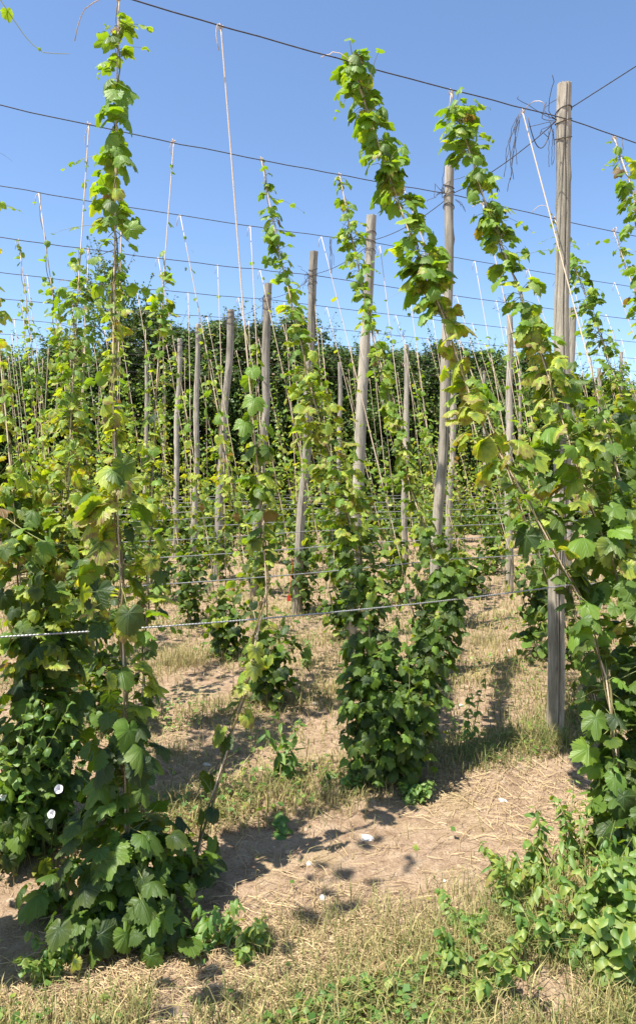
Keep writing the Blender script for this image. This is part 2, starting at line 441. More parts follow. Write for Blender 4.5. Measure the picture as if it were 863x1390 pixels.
# ------------------------------------------------------------------ world, sun, camera
w = bpy.data.worlds.new('World'); SC.world = w; w.use_nodes = True
nt = w.node_tree; bg = nt.nodes['Background']
sky = nt.nodes.new('ShaderNodeTexSky'); sky.sky_type = 'NISHITA'; sky.sun_disc = False
sd = Vector((-.40, -.24, 1.0)).normalized()
el = math.asin(sd.z)
sky.sun_elevation = el; sky.sun_rotation = math.atan2(sd.x, sd.y)
sky.air_density = 1.0; sky.dust_density = .5; sky.ozone_density = 5.0; sky.altitude = 50
nt.links.new(sky.outputs[0], bg.inputs[0]); bg.inputs[1].default_value = .116
sl = bpy.data.lights.new('sun', 'SUN'); sl.energy = 5.0; sl.angle = math.radians(.53); sl.color = (1, .95, .86)
so = bpy.data.objects.new('sun', sl); COL.objects.link(so)
so.rotation_euler = (-sd).to_track_quat('-Z', 'Y').to_euler(); so.location = (0, 0, 12)

cam = bpy.data.cameras.new('camera'); co = bpy.data.objects.new('camera', cam); COL.objects.link(co)
co.location = (0, 0, EYE); co.rotation_euler = (math.radians(90), 0, 0)
cam.sensor_fit = 'VERTICAL'; cam.sensor_height = 36; cam.lens = 36 * F / 1390
cam.shift_y = -(695 - HOR) / 1390; cam.clip_end = 1500; cam.clip_start = .05
SC.camera = co
SC.view_settings.view_transform = 'Standard'; SC.view_settings.look = 'None'; SC.view_settings.gamma = 1
SC.view_settings.exposure = 1.0
SC.render.engine = 'CYCLES'
SC.cycles.use_denoising = True
SC.cycles.max_bounces = 8; SC.cycles.transmission_bounces = 4; SC.cycles.diffuse_bounces = 4; SC.cycles.glossy_bounces = 2
SC.cycles.caustics_reflective = False; SC.cycles.caustics_refractive = False

# ------------------------------------------------------------------ ground
def gh(x, y):
    """height of the ground"""
    rel_v = (x - P0[0]) * V[0] + (y - P0[1]) * V[1]
    d = np.abs((rel_v / STEP + .5) % 1.0 - .5) * STEP         # distance to the nearest row
    h = .035 * np.exp(-(d / .30) ** 2) + .012 * smooth_noise(x * 3.1, y * 3.1, 1) + .009 * smooth_noise(x * 9, y * 9, 2) + .004 * smooth_noise(x * 23, y * 23, 3)
    far = np.clip((np.hypot(x, y) - 25) / 20, 0, 1)
    return h * (1 - far) - .02
def sheet(xs, ys):
    X, Y = np.meshgrid(xs, ys); Z = gh(X, Y)
    nx, ny = len(xs), len(ys)
    i = np.arange(ny - 1)[:, None] * nx + np.arange(nx - 1)[None, :]
    q = np.stack([i, i + 1, i + nx + 1, i + nx], -1).reshape(-1, 4)
    return np.stack([X, Y, Z], -1).reshape(-1, 3), q
xs = np.unique(np.concatenate([np.linspace(-400, -14, 20), np.linspace(-14, -4, 50), np.linspace(-4, 4, 230), np.linspace(4, 14, 50), np.linspace(14, 400, 20)]))
ys = np.unique(np.concatenate([np.linspace(-200, -2, 20), np.linspace(-2, 1.2, 25), np.linspace(1.2, 6, 190), np.linspace(6, 24, 180), np.linspace(24, 700, 40)]))
mb = MB(); v_, q_ = sheet(xs, ys); mb.add(v_, q=q_)
tag(mb.build('ground', M['soil']), 'dry tan soil between the hop rows', kind='structure')

def rowdist(x, y):
    rv = (x - P0[0]) * V[0] + (y - P0[1]) * V[1]
    return ((rv / STEP + .5) % 1.0 - .5) * STEP, rv

def scatter(n, ylo, yhi, rng, margin=.6):
    # roughly even on screen: density falls with distance
    y = 1 / rng.uniform(1 / yhi, 1 / ylo, n)
    x = rng.uniform(-.5, .5, n) * (y + margin) * .98
    return x, y

def blades(mb, x, y, h, wd, lean, az, col, val, rng, z0=None):
    n = len(x); z = gh(x, y) if z0 is None else z0
    d = np.stack([np.cos(az), np.sin(az)], 1); s = np.stack([-np.sin(az), np.cos(az)], 1)
    base = np.stack([x, y, z - .004], 1)
    v = np.zeros((n, 5, 3))
    v[:, 0, :2] = s * wd[:, None] / 2; v[:, 1, :2] = -s * wd[:, None] / 2
    f = .55
    v[:, 2, :2] = s * wd[:, None] * .4 + d * (lean * h * .35)[:, None]; v[:, 3, :2] = -s * wd[:, None] * .4 + d * (lean * h * .35)[:, None]
    v[:, 2, 2] = v[:, 3, 2] = h * f
    v[:, 4, :2] = d * (lean * h)[:, None]; v[:, 4, 2] = h * (1 - .35 * lean)
    v += base[:, None, :]
    k = np.arange(n)[:, None] * 5
    q = k + np.array([[0, 1, 3, 2]]); t = k + np.array([[2, 3, 4]])
    c = np.zeros((n, 5, 4)); c[:, :, 0] = col[:, None]; c[:, :, 1] = val[:, None]; c[:, :, 3] = 1
    mb.add(v.reshape(-1, 3), t=t, q=q, c=c.reshape(-1, 4))

# grass: along the rows and in the foreground
rg = np.random.default_rng(21)
mb = MB()
x, y = scatter(210000, 1.75, 16, rg)
d, rv = rowdist(x, y)
patch = smooth_noise(x * 2.0, y * 2.0, 5)
patch2 = smooth_noise(x * 6.0, y * 6.0, 8)
want = np.exp(-(np.abs(d) / .27) ** 2) * .85 + patch * .55 + patch2 * .35 - .12
fg = np.clip((-rv - 1.44 + .22 * smooth_noise(x * 5, y * 5, 77)) / .25, 0, 1) * .75 + np.clip((x - .75) / .3, 0, 1) * np.clip((-rv - .75) / .3, 0, 1) * .9
want = np.where((rv < -.25) & (rv > -1.3) & (x > -.5), want - .55, want) + fg
want = want + np.clip((y - 3.6) / 3, 0, .75)
keep = rg.random(len(x)) < np.clip(want, 0.015, .9) ** 1.3
x, y, d, rv, patch = x[keep], y[keep], d[keep], rv[keep], patch[keep]
n = len(x)
hh = rg.uniform(.02, .085, n) * (1 + .9 * (rg.random(n) < .12)) * (1 + np.clip(y - 4, 0, 6) * .06)
dry = np.clip(rg.normal(.70, .3, n) - np.clip(-rv - 1.3, 0, .3) * .5 + .35 * smooth_noise(x * 1.4, y * 1.4, 14), 0, 1)
blades(mb, x, y, hh, .0028 * (1 + y * .16) * rg.uniform(.7, 1.4, n), rg.uniform(.1, 1.1, n), rg.uniform(0, 6.28, n), dry, rg.random(n), rg)
tag(mb.build('grass', M['grass'], smooth=False), 'short green and dry grass along the rows', 'grass', kind='stuff')

# straw litter
mb = MB()
x, y = scatter(85000, 1.75, 13, rg)
d, rv = rowdist(x, y)
keep = rg.random(len(x)) < np.clip(.36 + 1.0 * smooth_noise(x * 4, y * 4, 31), .05, 1)
x, y = x[keep], y[keep]; n = len(x)
ln = rg.uniform(.02, .10, n) * rg.choice([.5, .9, 1.5], n); az = rg.normal(.35, 1.1, n) + rg.choice([0, math.pi], n)
wd = .00062 * (1 + y * .16) * rg.uniform(.6, 1.5, n)
dx, dy = np.cos(az), np.sin(az); sx, sy = -dy, dx
z0 = gh(x, y) + .003 + rg.random(n) * .008
x1, y1 = x + dx * ln, y + dy * ln; z1 = gh(x1, y1) + .004 + rg.random(n) * .016
xm, ym = x + dx * ln * .5 + sx * ln * rg.normal(0, .10, n), y + dy * ln * .5 + sy * ln * rg.normal(0, .10, n); zm = np.maximum((z0 + z1) / 2, gh(xm, ym) + .004) + rg.random(n) * .006
v = np.zeros((n, 6, 3))
for i, (a, b, c) in enumerate(((x, y, z0), (xm, ym, zm), (x1, y1, z1))):
    v[:, 2 * i, 0] = a + sx * wd; v[:, 2 * i, 1] = b + sy * wd; v[:, 2 * i, 2] = c
    v[:, 2 * i + 1, 0] = a - sx * wd; v[:, 2 * i + 1, 1] = b - sy * wd; v[:, 2 * i + 1, 2] = c + .001
k = np.arange(n)[:, None] * 6
q = np.concatenate([k + np.array([[0, 1, 3, 2]]), k + np.array([[2, 3, 5, 4]])])
c = np.zeros((n, 6, 4)); c[:, :, 0] = (rg.random(n) ** 2)[:, None]; c[:, :, 1] = rg.random(n)[:, None]; c[:, :, 3] = 1
mb.add(v.reshape(-1, 3), q=q, c=c.reshape(-1, 4))
tag(mb.build('straw_litter', M['straw'], smooth=False), 'pale dry straw strewn over the soil', 'straw', kind='stuff')

# low weeds as ground cover
mb = MB()
x, y = scatter(42000, 1.75, 15, rg)
d, rv = rowdist(x, y)
want = np.exp(-(np.abs(d) / .24) ** 2) * .6 + smooth_noise(x * 2.6, y * 2.6, 44) * .8 - .22
want = np.where((rv < -.25) & (rv > -1.3) & (x > -.5), want - .7, want) + np.clip((-rv - 1.3) / .3, 0, .25)
want = want + np.clip((x - .8) / .3, 0, 1) * np.clip((-rv - .7) / .3, 0, 1) * .6
want = want + np.clip((y - 5) / 6, 0, .3)
keep = rg.random(len(x)) < np.clip(want, .004, .8)
x, y = x[keep], y[keep]; n = len(x)
pos = np.stack([x, y, gh(x, y) + rg.uniform(.005, .06, n)], 1)
az = rg.uniform(0, 6.28, n); o = np.stack([np.cos(az), np.sin(az), 0 * az], 1)
tp, up = leaf_dirs(rg, o, -35, 20)
emit(mb, pos, tp, up, rg.uniform(.012, .032, n) * (1 + y * .04), yel_sample(rg, .22, n), rg.uniform(.3, 1, n), 3, rg, 'oval')
tag(mb.build('ground_weeds', M['weed_leaf']), 'low green weeds creeping between the hops', 'ground cover', kind='stuff')

# pebbles and clods (uncountable) and a few flints (countable)
def rock(mb, p, s, rng, n=10):
    k = 8; th = np.arange(k) * 2 * math.pi / k
    vs = []; 
    rr = 1 + rng.normal(0, .16, (3, k))
    for i, (zz, r_) in enumerate(((0.0, 1.0), (.45, .95), (.8, .5))):
        vs.append(np.stack([np.cos(th) * r_ * rr[i] * s[0], np.sin(th) * r_ * rr[i] * s[1], np.full(k, zz * s[2]) + rng.normal(0, .05, k) * s[2]], 1))
    v = np.concatenate(vs + [np.array([[0, 0, s[2]]])]); a = rng.uniform(0, 3.14)
    c_, s_ = math.cos(a), math.sin(a)
    v = v @ np.array([[c_, s_, 0], [-s_, c_, 0], [0, 0, 1]]) + p
    q = [(i * k + j, i * k + (j + 1) % k, (i + 1) * k + (j + 1) % k, (i + 1) * k + j) for i in range(2) for j in range(k)]
    t = [(2 * k + j, 2 * k + (j + 1) % k, 3 * k) for j in range(k)]
    mb.add(v, t=t, q=q)
mb = MB()
x, y = scatter(3200, 1.8, 9, rg)
for a, b in zip(x, y):
    s = rg.uniform(.003, .010) * (1 + (rg.random() < .10) * 1.6)
    rock(mb, np.array([a, b, float(gh(a, b)) - s * .2]), (s, s * rg.uniform(.6, 1), s * rg.uniform(.5, .9)), rg)
tag(mb.build('soil_clods', simple('clod', (.24, .17, .11), (.42, .32, .22), (60, 60, 60), .95)), 'small crumbs of dry soil', 'soil', kind='stuff')
for px, py, s, lab in ((498, 1133, .030, 'white flint lying on the bare soil below the bushy middle hop'),
                       (419, 1166, .017, 'small white flint on the bare soil left of the larger flint'),
                       (439, 1212, .020, 'pale flint at the near edge of the bare soil'),
                       (681, 1081, .024, 'jagged white flint at the edge of the grass near the tall pole'),
                       (604, 1196, .009, 'tiny white stone beside the leaf shadows on the bare soil'),
                       (427, 957, .020, 'white flint in the grass left of the bushy middle hop'),
                       (280, 1034, .022, 'white flint on the soil right of the tall left hop'),
                       (690, 880, .022, 'white flint left of the tall pole, beyond its grass'),
                       (625, 955, .022, 'pale flint right of the bushy middle hop')):
    p = ground(px, py); p[2] = float(gh(p[0], p[1])) - s * .15
    mb = MB(); rock(mb, np.zeros(3), (s, s * .7, s * .75), rg)
    o = mb.build('flint_stone', M['flint'], smooth=False); o.location = tuple(p)
    tag(o, lab, 'stone', 'white flints on the soil')

# ------------------------------------------------------------------ poles
def pole(name_label, base, top, r0, r1, rng, crack=True, kink=0.0, tie=True, wire_dir=True, low=True):
    base = np.asarray(base, float); top = np.asarray(top, float); r0 = r0 * .86; r1 = r1 * .84
    H = top[2]; n = int(H / .05); k = 56
    z = np.linspace(-.08, H, n)
    t = np.clip(z / H, 0, 1)
    cx_ = (top[0] - base[0]) * t + .018 * np.sin(t * 6 + rng.uniform(0, 6)) * t * (1 - t) * 4 + .008 * np.sin(z * 4.4) + kink * np.exp(-((t - .62) / .1) ** 2)
    cy_ = (top[1] - base[1]) * t + .014 * np.sin(t * 4 + rng.uniform(0, 6)) * t * (1 - t) * 4
    th = np.arange(k) * 2 * math.pi / k
    rad = np.interp(t, [0, .1, 1], [r0 * 1.06, r0, r1])
    RR = rad[:, None] * (1 + .035 * np.sin(z[:, None] * 2.7 + rng.uniform(0, 6)) + .02 * np.sin(z[:, None] * 7.1 + th[None]) + .03 * np.sin(2 * th[None] + z[:, None] * 1.1 + rng.uniform(0, 6)) + .02 * np.sin(5 * th[None] + z[:, None] * 2.3))
    col = np.zeros((n, k))
    for _ in range(rng.integers(8, 14)):                              # knots
        kz, ka = rng.uniform(.4, H - .2), rng.uniform(0, 6.28)
        dd = ((z[:, None] - kz) / .045) ** 2 + ((np.angle(np.exp(1j * (th[None] - ka)))) / .28) ** 2
        RR = RR + .011 * np.exp(-dd); col = np.maximum(col, .55 * np.exp(-dd * 5))
    cr = []
    if crack: cr.append((-math.pi / 2 + rng.uniform(.05, .3), 1.0, 0, H, .5))
    for _ in range(3): 
        a = rng.uniform(0, H * .7); cr.append((rng.uniform(0, 6.28), .6, a, a + rng.uniform(.4, 1.4), .3))
    for ang, dep, za, zb, dk in cr:
        aa = ang + .07 * np.sin(z * 1.7) + .03 * np.sin(z * 5)
        j = np.round(aa / (2 * math.pi / k)).astype(int) % k
        for i in range(n):
            if za <= z[i] <= zb:
                RR[i, j[i]] -= .010 * dep; col[i, j[i]] = .95 * (.6 + .4 * math.sin(z[i] * 9 + ang * 3))
    X = cx_[:, None] + RR * np.cos(th)[None]; Y_ = cy_[:, None] + RR * np.sin(th)[None]
    Z = np.broadcast_to(z[:, None], X.shape).copy()
    Z[-1] += rng.normal(0, .004, k); 
    v = np.stack([X, Y_, Z], -1).reshape(-1, 3)
    i = np.arange(n - 1)[:, None] * k; j = np.arange(k)[None]; j2 = (j + 1) % k
    q = np.stack([i + j, i + j2, i + k + j2, i + k + j], -1).reshape(-1, 4)
    c = np.zeros((len(v), 4)); c[:, :3] = col.reshape(-1, 1); c[:, 3] = 1
    mb = MB(); mb.add(v, q=q, c=c)
    cap = np.concatenate([v[-k:], np.array([[cx_[-1], cy_[-1], H + .006]])])
    mb.add(cap, t=[(a, (a + 1) % k, k) for a in range(k)])
    root = empty('hop_pole', base)
    r0 = r0
    tag(root, name_label, 'pole', 'weathered poles carrying the hop wires')
    mb.build('post', M['wood'], root)
    if tie:
        tb = MB()
        for hz in (ZW, ZW + .06, ZW - .10):
            tt = hz / H; rr = np.interp(tt, [0, 1], [r0, r1]) + .006
            if hz > H - .02: continue
            a = np.linspace(0, 2 * math.pi * 1.0, 26)
            cxx, cyy = np.interp(hz, z, cx_), np.interp(hz, z, cy_)
            tb.tube(np.stack([cxx + rr * np.cos(a), cyy + rr * np.sin(a), hz + .02 * np.sin(a + rng.uniform(0, 6))], 1), .0032, 5)
        # knotted wire ends
        cxx, cyy = np.interp(ZW, z, cx_), np.interp(ZW, z, cy_)
        for _ in range(7):
            p = np.array([cxx, cyy, ZW]) - U * (r1 + .01)
            pts = [p]; dcur = -U * .02 + rng.normal(0, .02, 3)
            for _k in range(6):
                pts.append(pts[-1] + dcur); dcur = dcur * .6 + rng.normal(0, .018, 3)
            tb.tube(pts, .002, 4)
        tb.build('wire_tie', M['iron'], root)
    return root, (lambda zz: base + np.array([np.interp(zz, z, cx_), np.interp(zz, z, cy_), zz]))

rp = np.random.default_rng(5)
NROW = 11
PTOP = {}                                                            # attachment points by (column, row)
# first line of poles: (top px, top py, base px)
line1 = [(767, 115, 752), (611, 226, 588), (505, 293, 474), (427, 342, 402), (365, 385, 344), (314, 421, 293), (270, 440, 262), (245, 460, 237), (199, 493, 197)]
rowdep = lambda n, px: row_pt(px, n, 0)
for n, (tx, ty, bx) in enumerate(line1):
    b = row_pt(bx, n, 0); 
    tY = b[1]; tp = at(tx, ty, tY)
    dia = [.112, .092, .120, .116, .120, .125, .105, .11, .085][n]
    lab = ['tall split grey pole nearest to the viewer, on the right'] + [f'weathered grey pole, {ORD[i]} from the front in the long line of poles running back left' for i in range(2, 10)]
    _, f = pole(lab[n], b, tp, dia / 2 * 1.02, dia / 2 * .9, rp, crack=(n in (0, 3)), kink=[0, 0, .02, 0, .045, 0, 0, 0, 0][n])
    PTOP[(0, n)] = f
# second line, to the right of the first
line2 = {1: (776, 418, 768), 2: (691, 428, 690), 3: (616, 478, 608), 4: (551, 468, 549), 6: (461, 492, 459)}
r_lab = {1: 'slim pole just right of the nearest pole, behind it', 2: 'crooked grey pole standing left of the nearest pole, well behind it', 3: 'slim pole close behind the second pole of the long line, to its right',
         4: 'grey pole between the second and third poles of the long line, far behind', 6: 'short thin pole seen between the third and fourth poles, far back'}
for n, (tx, ty, bx) in line2.items():
    s2 = float(np.dot(loc(4.0, n * STEP) - P0, U))
    nn = n + (1 if n >= 1 else 0)
    b = row_pt(bx, nn if n < 3 else nn, 0); tp = at(tx, ty, b[1])
    _, f = pole(r_lab[n], b, tp, .055, .047, rp, crack=False, kink=.02 if n == 2 else 0)
    PTOP[(1, nn)] = f
for i, (tx, ty, bx, n) in enumerate(((843, 478, 838, 6), (657, 505, 655, 7), (706, 500, 704, 8), (812, 500, 815, 5))):
    b = row_pt(bx, n, 0); tp = at(tx, ty, b[1])
    pole(['far thin pole at the right edge', 'far thin pole left of the crooked pole, low among the vines', 'far thin pole right of the crooked pole', 'far thin pole between the nearest pole and the right edge'][i],
         b, tp, .045, .04, rp, crack=False)

# ------------------------------------------------------------------ wires
def catenary(a, b, sag, n=24):
    t = np.linspace(0, 1, n)[:, None]
    p = a * (1 - t) + b * t
    p[:, 2] -= sag * 4 * (t[:, 0]) * (1 - t[:, 0])
    return p
OWIRE = {}
for n in range(NROW):
    sL, sR = row_s(-160, n), row_s(1050, n)
    pole_s = 0.0
    if (0, n) in PTOP:
        a = PTOP[(0, n)](ZW); sp_ = float(np.dot(a - P0, U))
    else: sp_ = 0.0
    off = -V * .06
    segs = []
    A = loc(sL, n * STEP, ZW); B = loc(sp_, n * STEP, ZW) ; C_ = loc(max(sR, sp_ + 1.5), n * STEP, ZW - .02)
    p1 = catenary(A, B, .03, 26); p2 = catenary(B, C_, .03, 16)[1:]
    pts = np.concatenate([p1, p2]) + off
    pts[:, 2] += rp.normal(0, .002, len(pts))
    mb = MB(); mb.tube(pts - pts[0], .0034 if n < 3 else .0042, 5)
    o = mb.build('overhead_wire', M['iron']); o.location = tuple(pts[0])
    tag(o, f'dark wire strung high overhead, {ORD[n + 1]} from the top', 'wire', 'overhead wires of the hop rows')
for n in range(0, NROW):
    if n == 0: pass
    sL, sR = row_s(-120, n), row_s(1000, n)
    A = loc(sL, n * STEP - .075, ZL + [.03, 0, .01, .015, .03, .0, .02, 0, .01, 0, .01][n]); B = loc(0, n * STEP - .075, ZL); C_ = loc(sR, n * STEP - .075, ZL + .01)
    if sR < .4: pts = catenary(A, loc(sR, n * STEP - .075, ZL), .03, 200 if n == 0 else 30)
    else: pts = np.concatenate([catenary(A, B, .035, 500 if n == 0 else 30), catenary(B, C_, .02, 200 if n == 0 else 16)[1:]])
    mb = MB(); P_ = pts - pts[0]
    if n == 0:
        cum = np.concatenate([[0], np.cumsum(np.linalg.norm(np.diff(P_, axis=0), axis=1))])
        for ph in (0, math.pi):
            w_ = cum * 2 * math.pi / .030 + ph + .5 * np.sin(cum * 3)
            mb.tube(P_ + V * (.0022 * np.cos(w_))[:, None] + UP * (.0022 * np.sin(w_))[:, None], .0025, 6)
    else: mb.tube(P_, .0036 + .00035 * n, 5)
    o = mb.build('trellis_wire', M['zinc']); o.location = tuple(pts[0])
    tag(o, ['twisted galvanised wire crossing the front at waist height'][0] if n == 0 else f'galvanised waist-high wire, {ORD[n + 1]} from the front', 'wire', 'low wires of the hop rows')
# cross wire over the long line of poles
pts = [loc(.35, -3.2, ZW + .35) * 1.0]
pts[0] = PTOP[(0, 0)](ZW + .09) - V * 3.0 + UP * .02
mb = MB()
allp = [pts[0]]
prev = pts[0]
for n in range(9):
    a = PTOP[(0, n)](ZW + (.09 if n == 0 else .02)) + U * .05
    allp += list(catenary(prev, a, .05 if n else .0, 14)[1:]); prev = a
allp = np.array(allp)
mb.tube(allp - allp[0], .0032, 5); o = mb.build('cross_wire', M['iron']); o.location = tuple(allp[0])
tag(o, 'dark wire linking the tops of the long line of poles', 'wire')

# bundles of loose wire and old twine hanging near pole tops
def loose(p, n, ln, rng, label, wide=.15, drift=None):
    mb = MB()
    for _ in range(n):
        q = np.array([rng.normal(0, .012), rng.normal(0, .012), 0.0]); pts = [q]
        L_ = ln * rng.uniform(.5, 1.1); m_ = 14; d = rng.normal(0, 1, 3) * wide * .25; d[2] = 0
        dr = np.zeros(3) if drift is None else np.asarray(drift) * rng.uniform(.3, 1.2)
        for k in range(m_):
            t = k / m_
            q = q + (np.array([0, 0, -1.0]) + dr * (1 - t) + d * np.cos(t * 5 + 1) * 3 + rng.normal(0, .12, 3)) * L_ / m_
            pts.append(q)
        mb.tube(pts, .0017, 4)
    o = mb.build('loose_wire', M['iron']); o.location = tuple(p)
    tag(o, label, 'loose wire', 'loose wire and twine ends hanging by the pole tops')
loose(row_pt(706, 0, ZW - .02), 7, .52, rp, 'tangle of loose wire hanging left of the nearest pole top', .3, (-.35, 0, 0))
loose(row_pt(748, 0, ZW - .06), 3, .42, rp, 'two dark wire ends hanging against the nearest pole', .04)
loose(row_pt(604, 1, ZW), 7, .28, rp, 'dark wire tangle hanging at the second pole top', .2)
loose(row_pt(620, 1, ZW), 3, .10, rp, 'short wire stub right of the second pole top', .2, (1.4, 0, 0))
loose(row_pt(449, 2, ZW), 5, .32, rp, 'wire and twine ends hanging left of the third pole', .12)
loose(row_pt(421, 3, ZW), 5, .14, rp, 'wire knot at the fourth pole top', .25, (-1.2, 0, 0))
loose(row_pt(358, 4, ZW), 7, .34, rp, 'dark wire ends hanging left of the fifth pole top', .1)
loose(row_pt(306, 5, ZW), 6, .2, rp, 'dark wire ends at the sixth pole top', .2)
loose(row_pt(320, 5, ZW), 5, .25, rp, 'wire ends hanging right of the sixth pole top', .2)
# drooping slack wire between the nearest pole and the tangle
mb = MB()
a, b = row_pt(716, 0, ZW - .02), row_pt(748, 0, ZW - .03)
q = catenary(a, b, .16, 14); mb.tube(q - a, .003, 4)
o = mb.build('slack_wire', M['iron']); o.location = tuple(a); tag(o, 'slack wire looping down beside the nearest pole top', 'wire')

# ------------------------------------------------------------------ twine
def twine(a, b, label, rng, r=.0038, slack=.01, fray=True):
    a = np.asarray(a, float); b = np.asarray(b, float)
    pts = catenary(a, b, 0, 20)
    s_ = np.sin(np.linspace(0, math.pi, 20)) * slack
    pts[:, 0] += s_ * rng.normal(0, 1); pts[:, 2] -= 0
    mb = MB(); mb.tube(pts - b, r, 5)
    if fray:
        # knot round the wire with a loose end
        t_ = np.linspace(0, 5.5, 12)
        mb.tube(np.stack([.010 * np.cos(t_), .010 * np.sin(t_), .014 * np.sin(t_ * 2) + .004], 1), r * .8, 4)
        e = [np.zeros(3)]; d = rng.normal(0, .022, 3)
        for _ in range(5): e.append(e[-1] + d); d = d * .7 + np.array([0, 0, -.012]) + rng.normal(0, .008, 3)
        mb.tube(e, r * .6, 3)
    o = mb.build('twine', M['twine']); o.location = tuple(b)
    tag(o, label, 'twine', 'twine strings running up to the overhead wires')
    return o

# ------------------------------------------------------------------ near hops, written in photo pixels with a real depth
def screen_path(base, top, mids):
    """3-D path from base to top whose projection passes the mids; 1/Y runs evenly along the screen height"""
    by = HOR + (EYE - base[2]) * F / base[1]; ty = HOR + (EYE - top[2]) * F / top[1]
    pts = [base]
    for px, py in mids:
        f = (by - py) / (by - ty)
        iy = (1 - f) / base[1] + f / top[1]
        pts.append(at(px, py, 1 / iy))
    pts.append(top); return np.array(pts)
def px_profile(pts, prof):
    """prof rows: (py, spread, leaves per 100 px, leaf size, yellow) in photo pixels -> world arrays"""
    prof = sorted(prof); ys_ = [p[0] for p in prof]
    py = HOR + (EYE - pts[:, 2]) * F / pts[:, 1]; k = pts[:, 1] / F
    g = [np.interp(py, ys_, [p[i] for p in prof]) for i in range(1, 5)]
    return g[0] * k, g[1] / (100 * k), g[2] * k, g[3]

class Hop:
    def __init__(s, label, base, seed, group='hop plants trained up twine', dm=1.02):
        s.root = empty('hop_plant', base); tag(s.root, label, 'hop plant', group); s.dm = dm
        s.base = np.asarray(base, float); s.L = MB(); s.S = MB(); s.r = np.random.default_rng(seed)
    def bine(s, top, mids, prof, lod=0, r=.0055, string=None, stem_to=1.0, gap=.13, droop=(5, 65)):
        pts = resample(screen_path(s.base, np.asarray(top, float), mids), 90)
        a = list(px_profile(pts, prof)); py_ = HOR + (EYE - pts[:, 2]) * F / pts[:, 1]
        hi = np.clip((480 - py_) / 80, 0, 1)
        a[0] = a[0] * (1 + .35 * hi); a[1] = a[1] * s.dm * (1.35 - .35 * hi); a[2] = a[2] * (.77 + .26 * hi); a[3] = a[3] * .8
        s.r = s.r
        leafy_path(s.L, s.S, pts, *a, lod, s.r, gap=gap, droop=droop)
        side_shoots(s.L, s.S, pts, 16 if stem_to == 1.0 else 5, .35 if stem_to == 1.0 else .2, .98 if stem_to == 1.0 else .6, .065, .3, s.r)
        k = max(3, int(90 * stem_to))
        stem_line(s.S, pts[:k], r, s.r)
        stem_line(s.S, pts[:int(k * .7)], r * .7, s.r)
        if string:
            path = pts
            mb = MB(); mb.tube(path - path[-1], .0036, 5)
            t_ = np.linspace(0, 5.5, 12)
            mb.tube(np.stack([.010 * np.cos(t_), .010 * np.sin(t_), .014 * np.sin(t_ * 2) + .004], 1), .003, 4)
            e = [np.zeros(3)]; d = s.r.normal(0, .025, 3)
            for _ in range(6): e.append(e[-1] + d); d = d * .7 + np.array([0, 0, -.012]) + s.r.normal(0, .008, 3)
            mb.tube(e, .0025, 3)
            o = mb.build('twine', M['twine']); o.location = tuple(path[-1]); tag(o, string, 'twine', 'twine strings running up to the overhead wires')
        return pts
    def blob(s, px, py, Y, rx, rz, n, size, yel=0.0, lod=0, **kw):
        k = Y / F; c = at(px, py, Y)
        blob(s.L, c, rx * k, rz * k, int(n * s.dm * 1.6), size * k * .72, yel, lod, s.r, **kw)
    def shoot(s, pts, leaves, lod=0):
        """side shoot: screen points with depth, leaves = (fraction, size px, yellow)"""
        P_ = resample([at(*p) for p in pts], 40); stem_line(s.S, P_, .0028, s.r, wob=.006, m=1)
        for f, size, ye in leaves:
            i = int(f * 39); Yk = P_[i][1] / F
            az = s.r.uniform(0, 6.28, 1); o = np.stack([np.cos(az), np.sin(az), 0 * az], 1)
            tp_, up_ = leaf_dirs(s.r, o, 10, 60)
            emit(s.L, P_[i][None], tp_, up_, np.array([size * Yk]), np.array([ye]), np.array([.8]), lod, s.r)
    def done(s, leafmat='leaf'):
        s.S.build('bine', [M['stem'], M['petiole']], s.root, origin=s.base)
        s.L.build('foliage', M[leafmat], s.root, origin=s.base)

# A: tall left hop
h = Hop('tall hop climbing straight up the left front, with big yellow-edged leaves', ground(172, 1262), 1)
h.bine(row_pt(162, 0), [(168, 900), (160, 700), (153, 540), (156, 340), (158, 150)],
       [(-10, 6, 6, 10, .1), (40, 14, 12, 20, .1), (90, 16, 16, 30, .05), (170, 16, 14, 30, .05), (215, 22, 34, 26, .1), (330, 24, 32, 25, .25), (352, 10, 5, 18, .2), (420, 8, 4, 16, .3), (440, 16, 26, 22, .5), (490, 14, 16, 24, .9), (510, 8, 4, 20, .5),
        (560, 24, 18, 40, .85), (610, 10, 5, 30, .4), (650, 44, 20, 52, .65), (730, 56, 17, 56, .5), (800, 64, 16, 62, .5), (870, 46, 17, 56, .35), (930, 46, 19, 54, .15), (1050, 54, 24, 52, .05), (1180, 80, 26, 54, .0), (1280, 60, 20, 46, 0)], string='twine carrying the tall left hop straight up')
h.blob(165, 1175, 2.5, 100, 110, 100, 50, .0)
h.blob(130, 1245, 2.38, 70, 40, 26, 48, .03)
h.blob(215, 1250, 2.4, 60, 50, 30, 44, .0)
h.blob(70, 1210, 2.6, 40, 50, 14, 50, .02)
h.blob(225, 1190, 2.6, 65, 70, 34, 46, .0)
h.done()

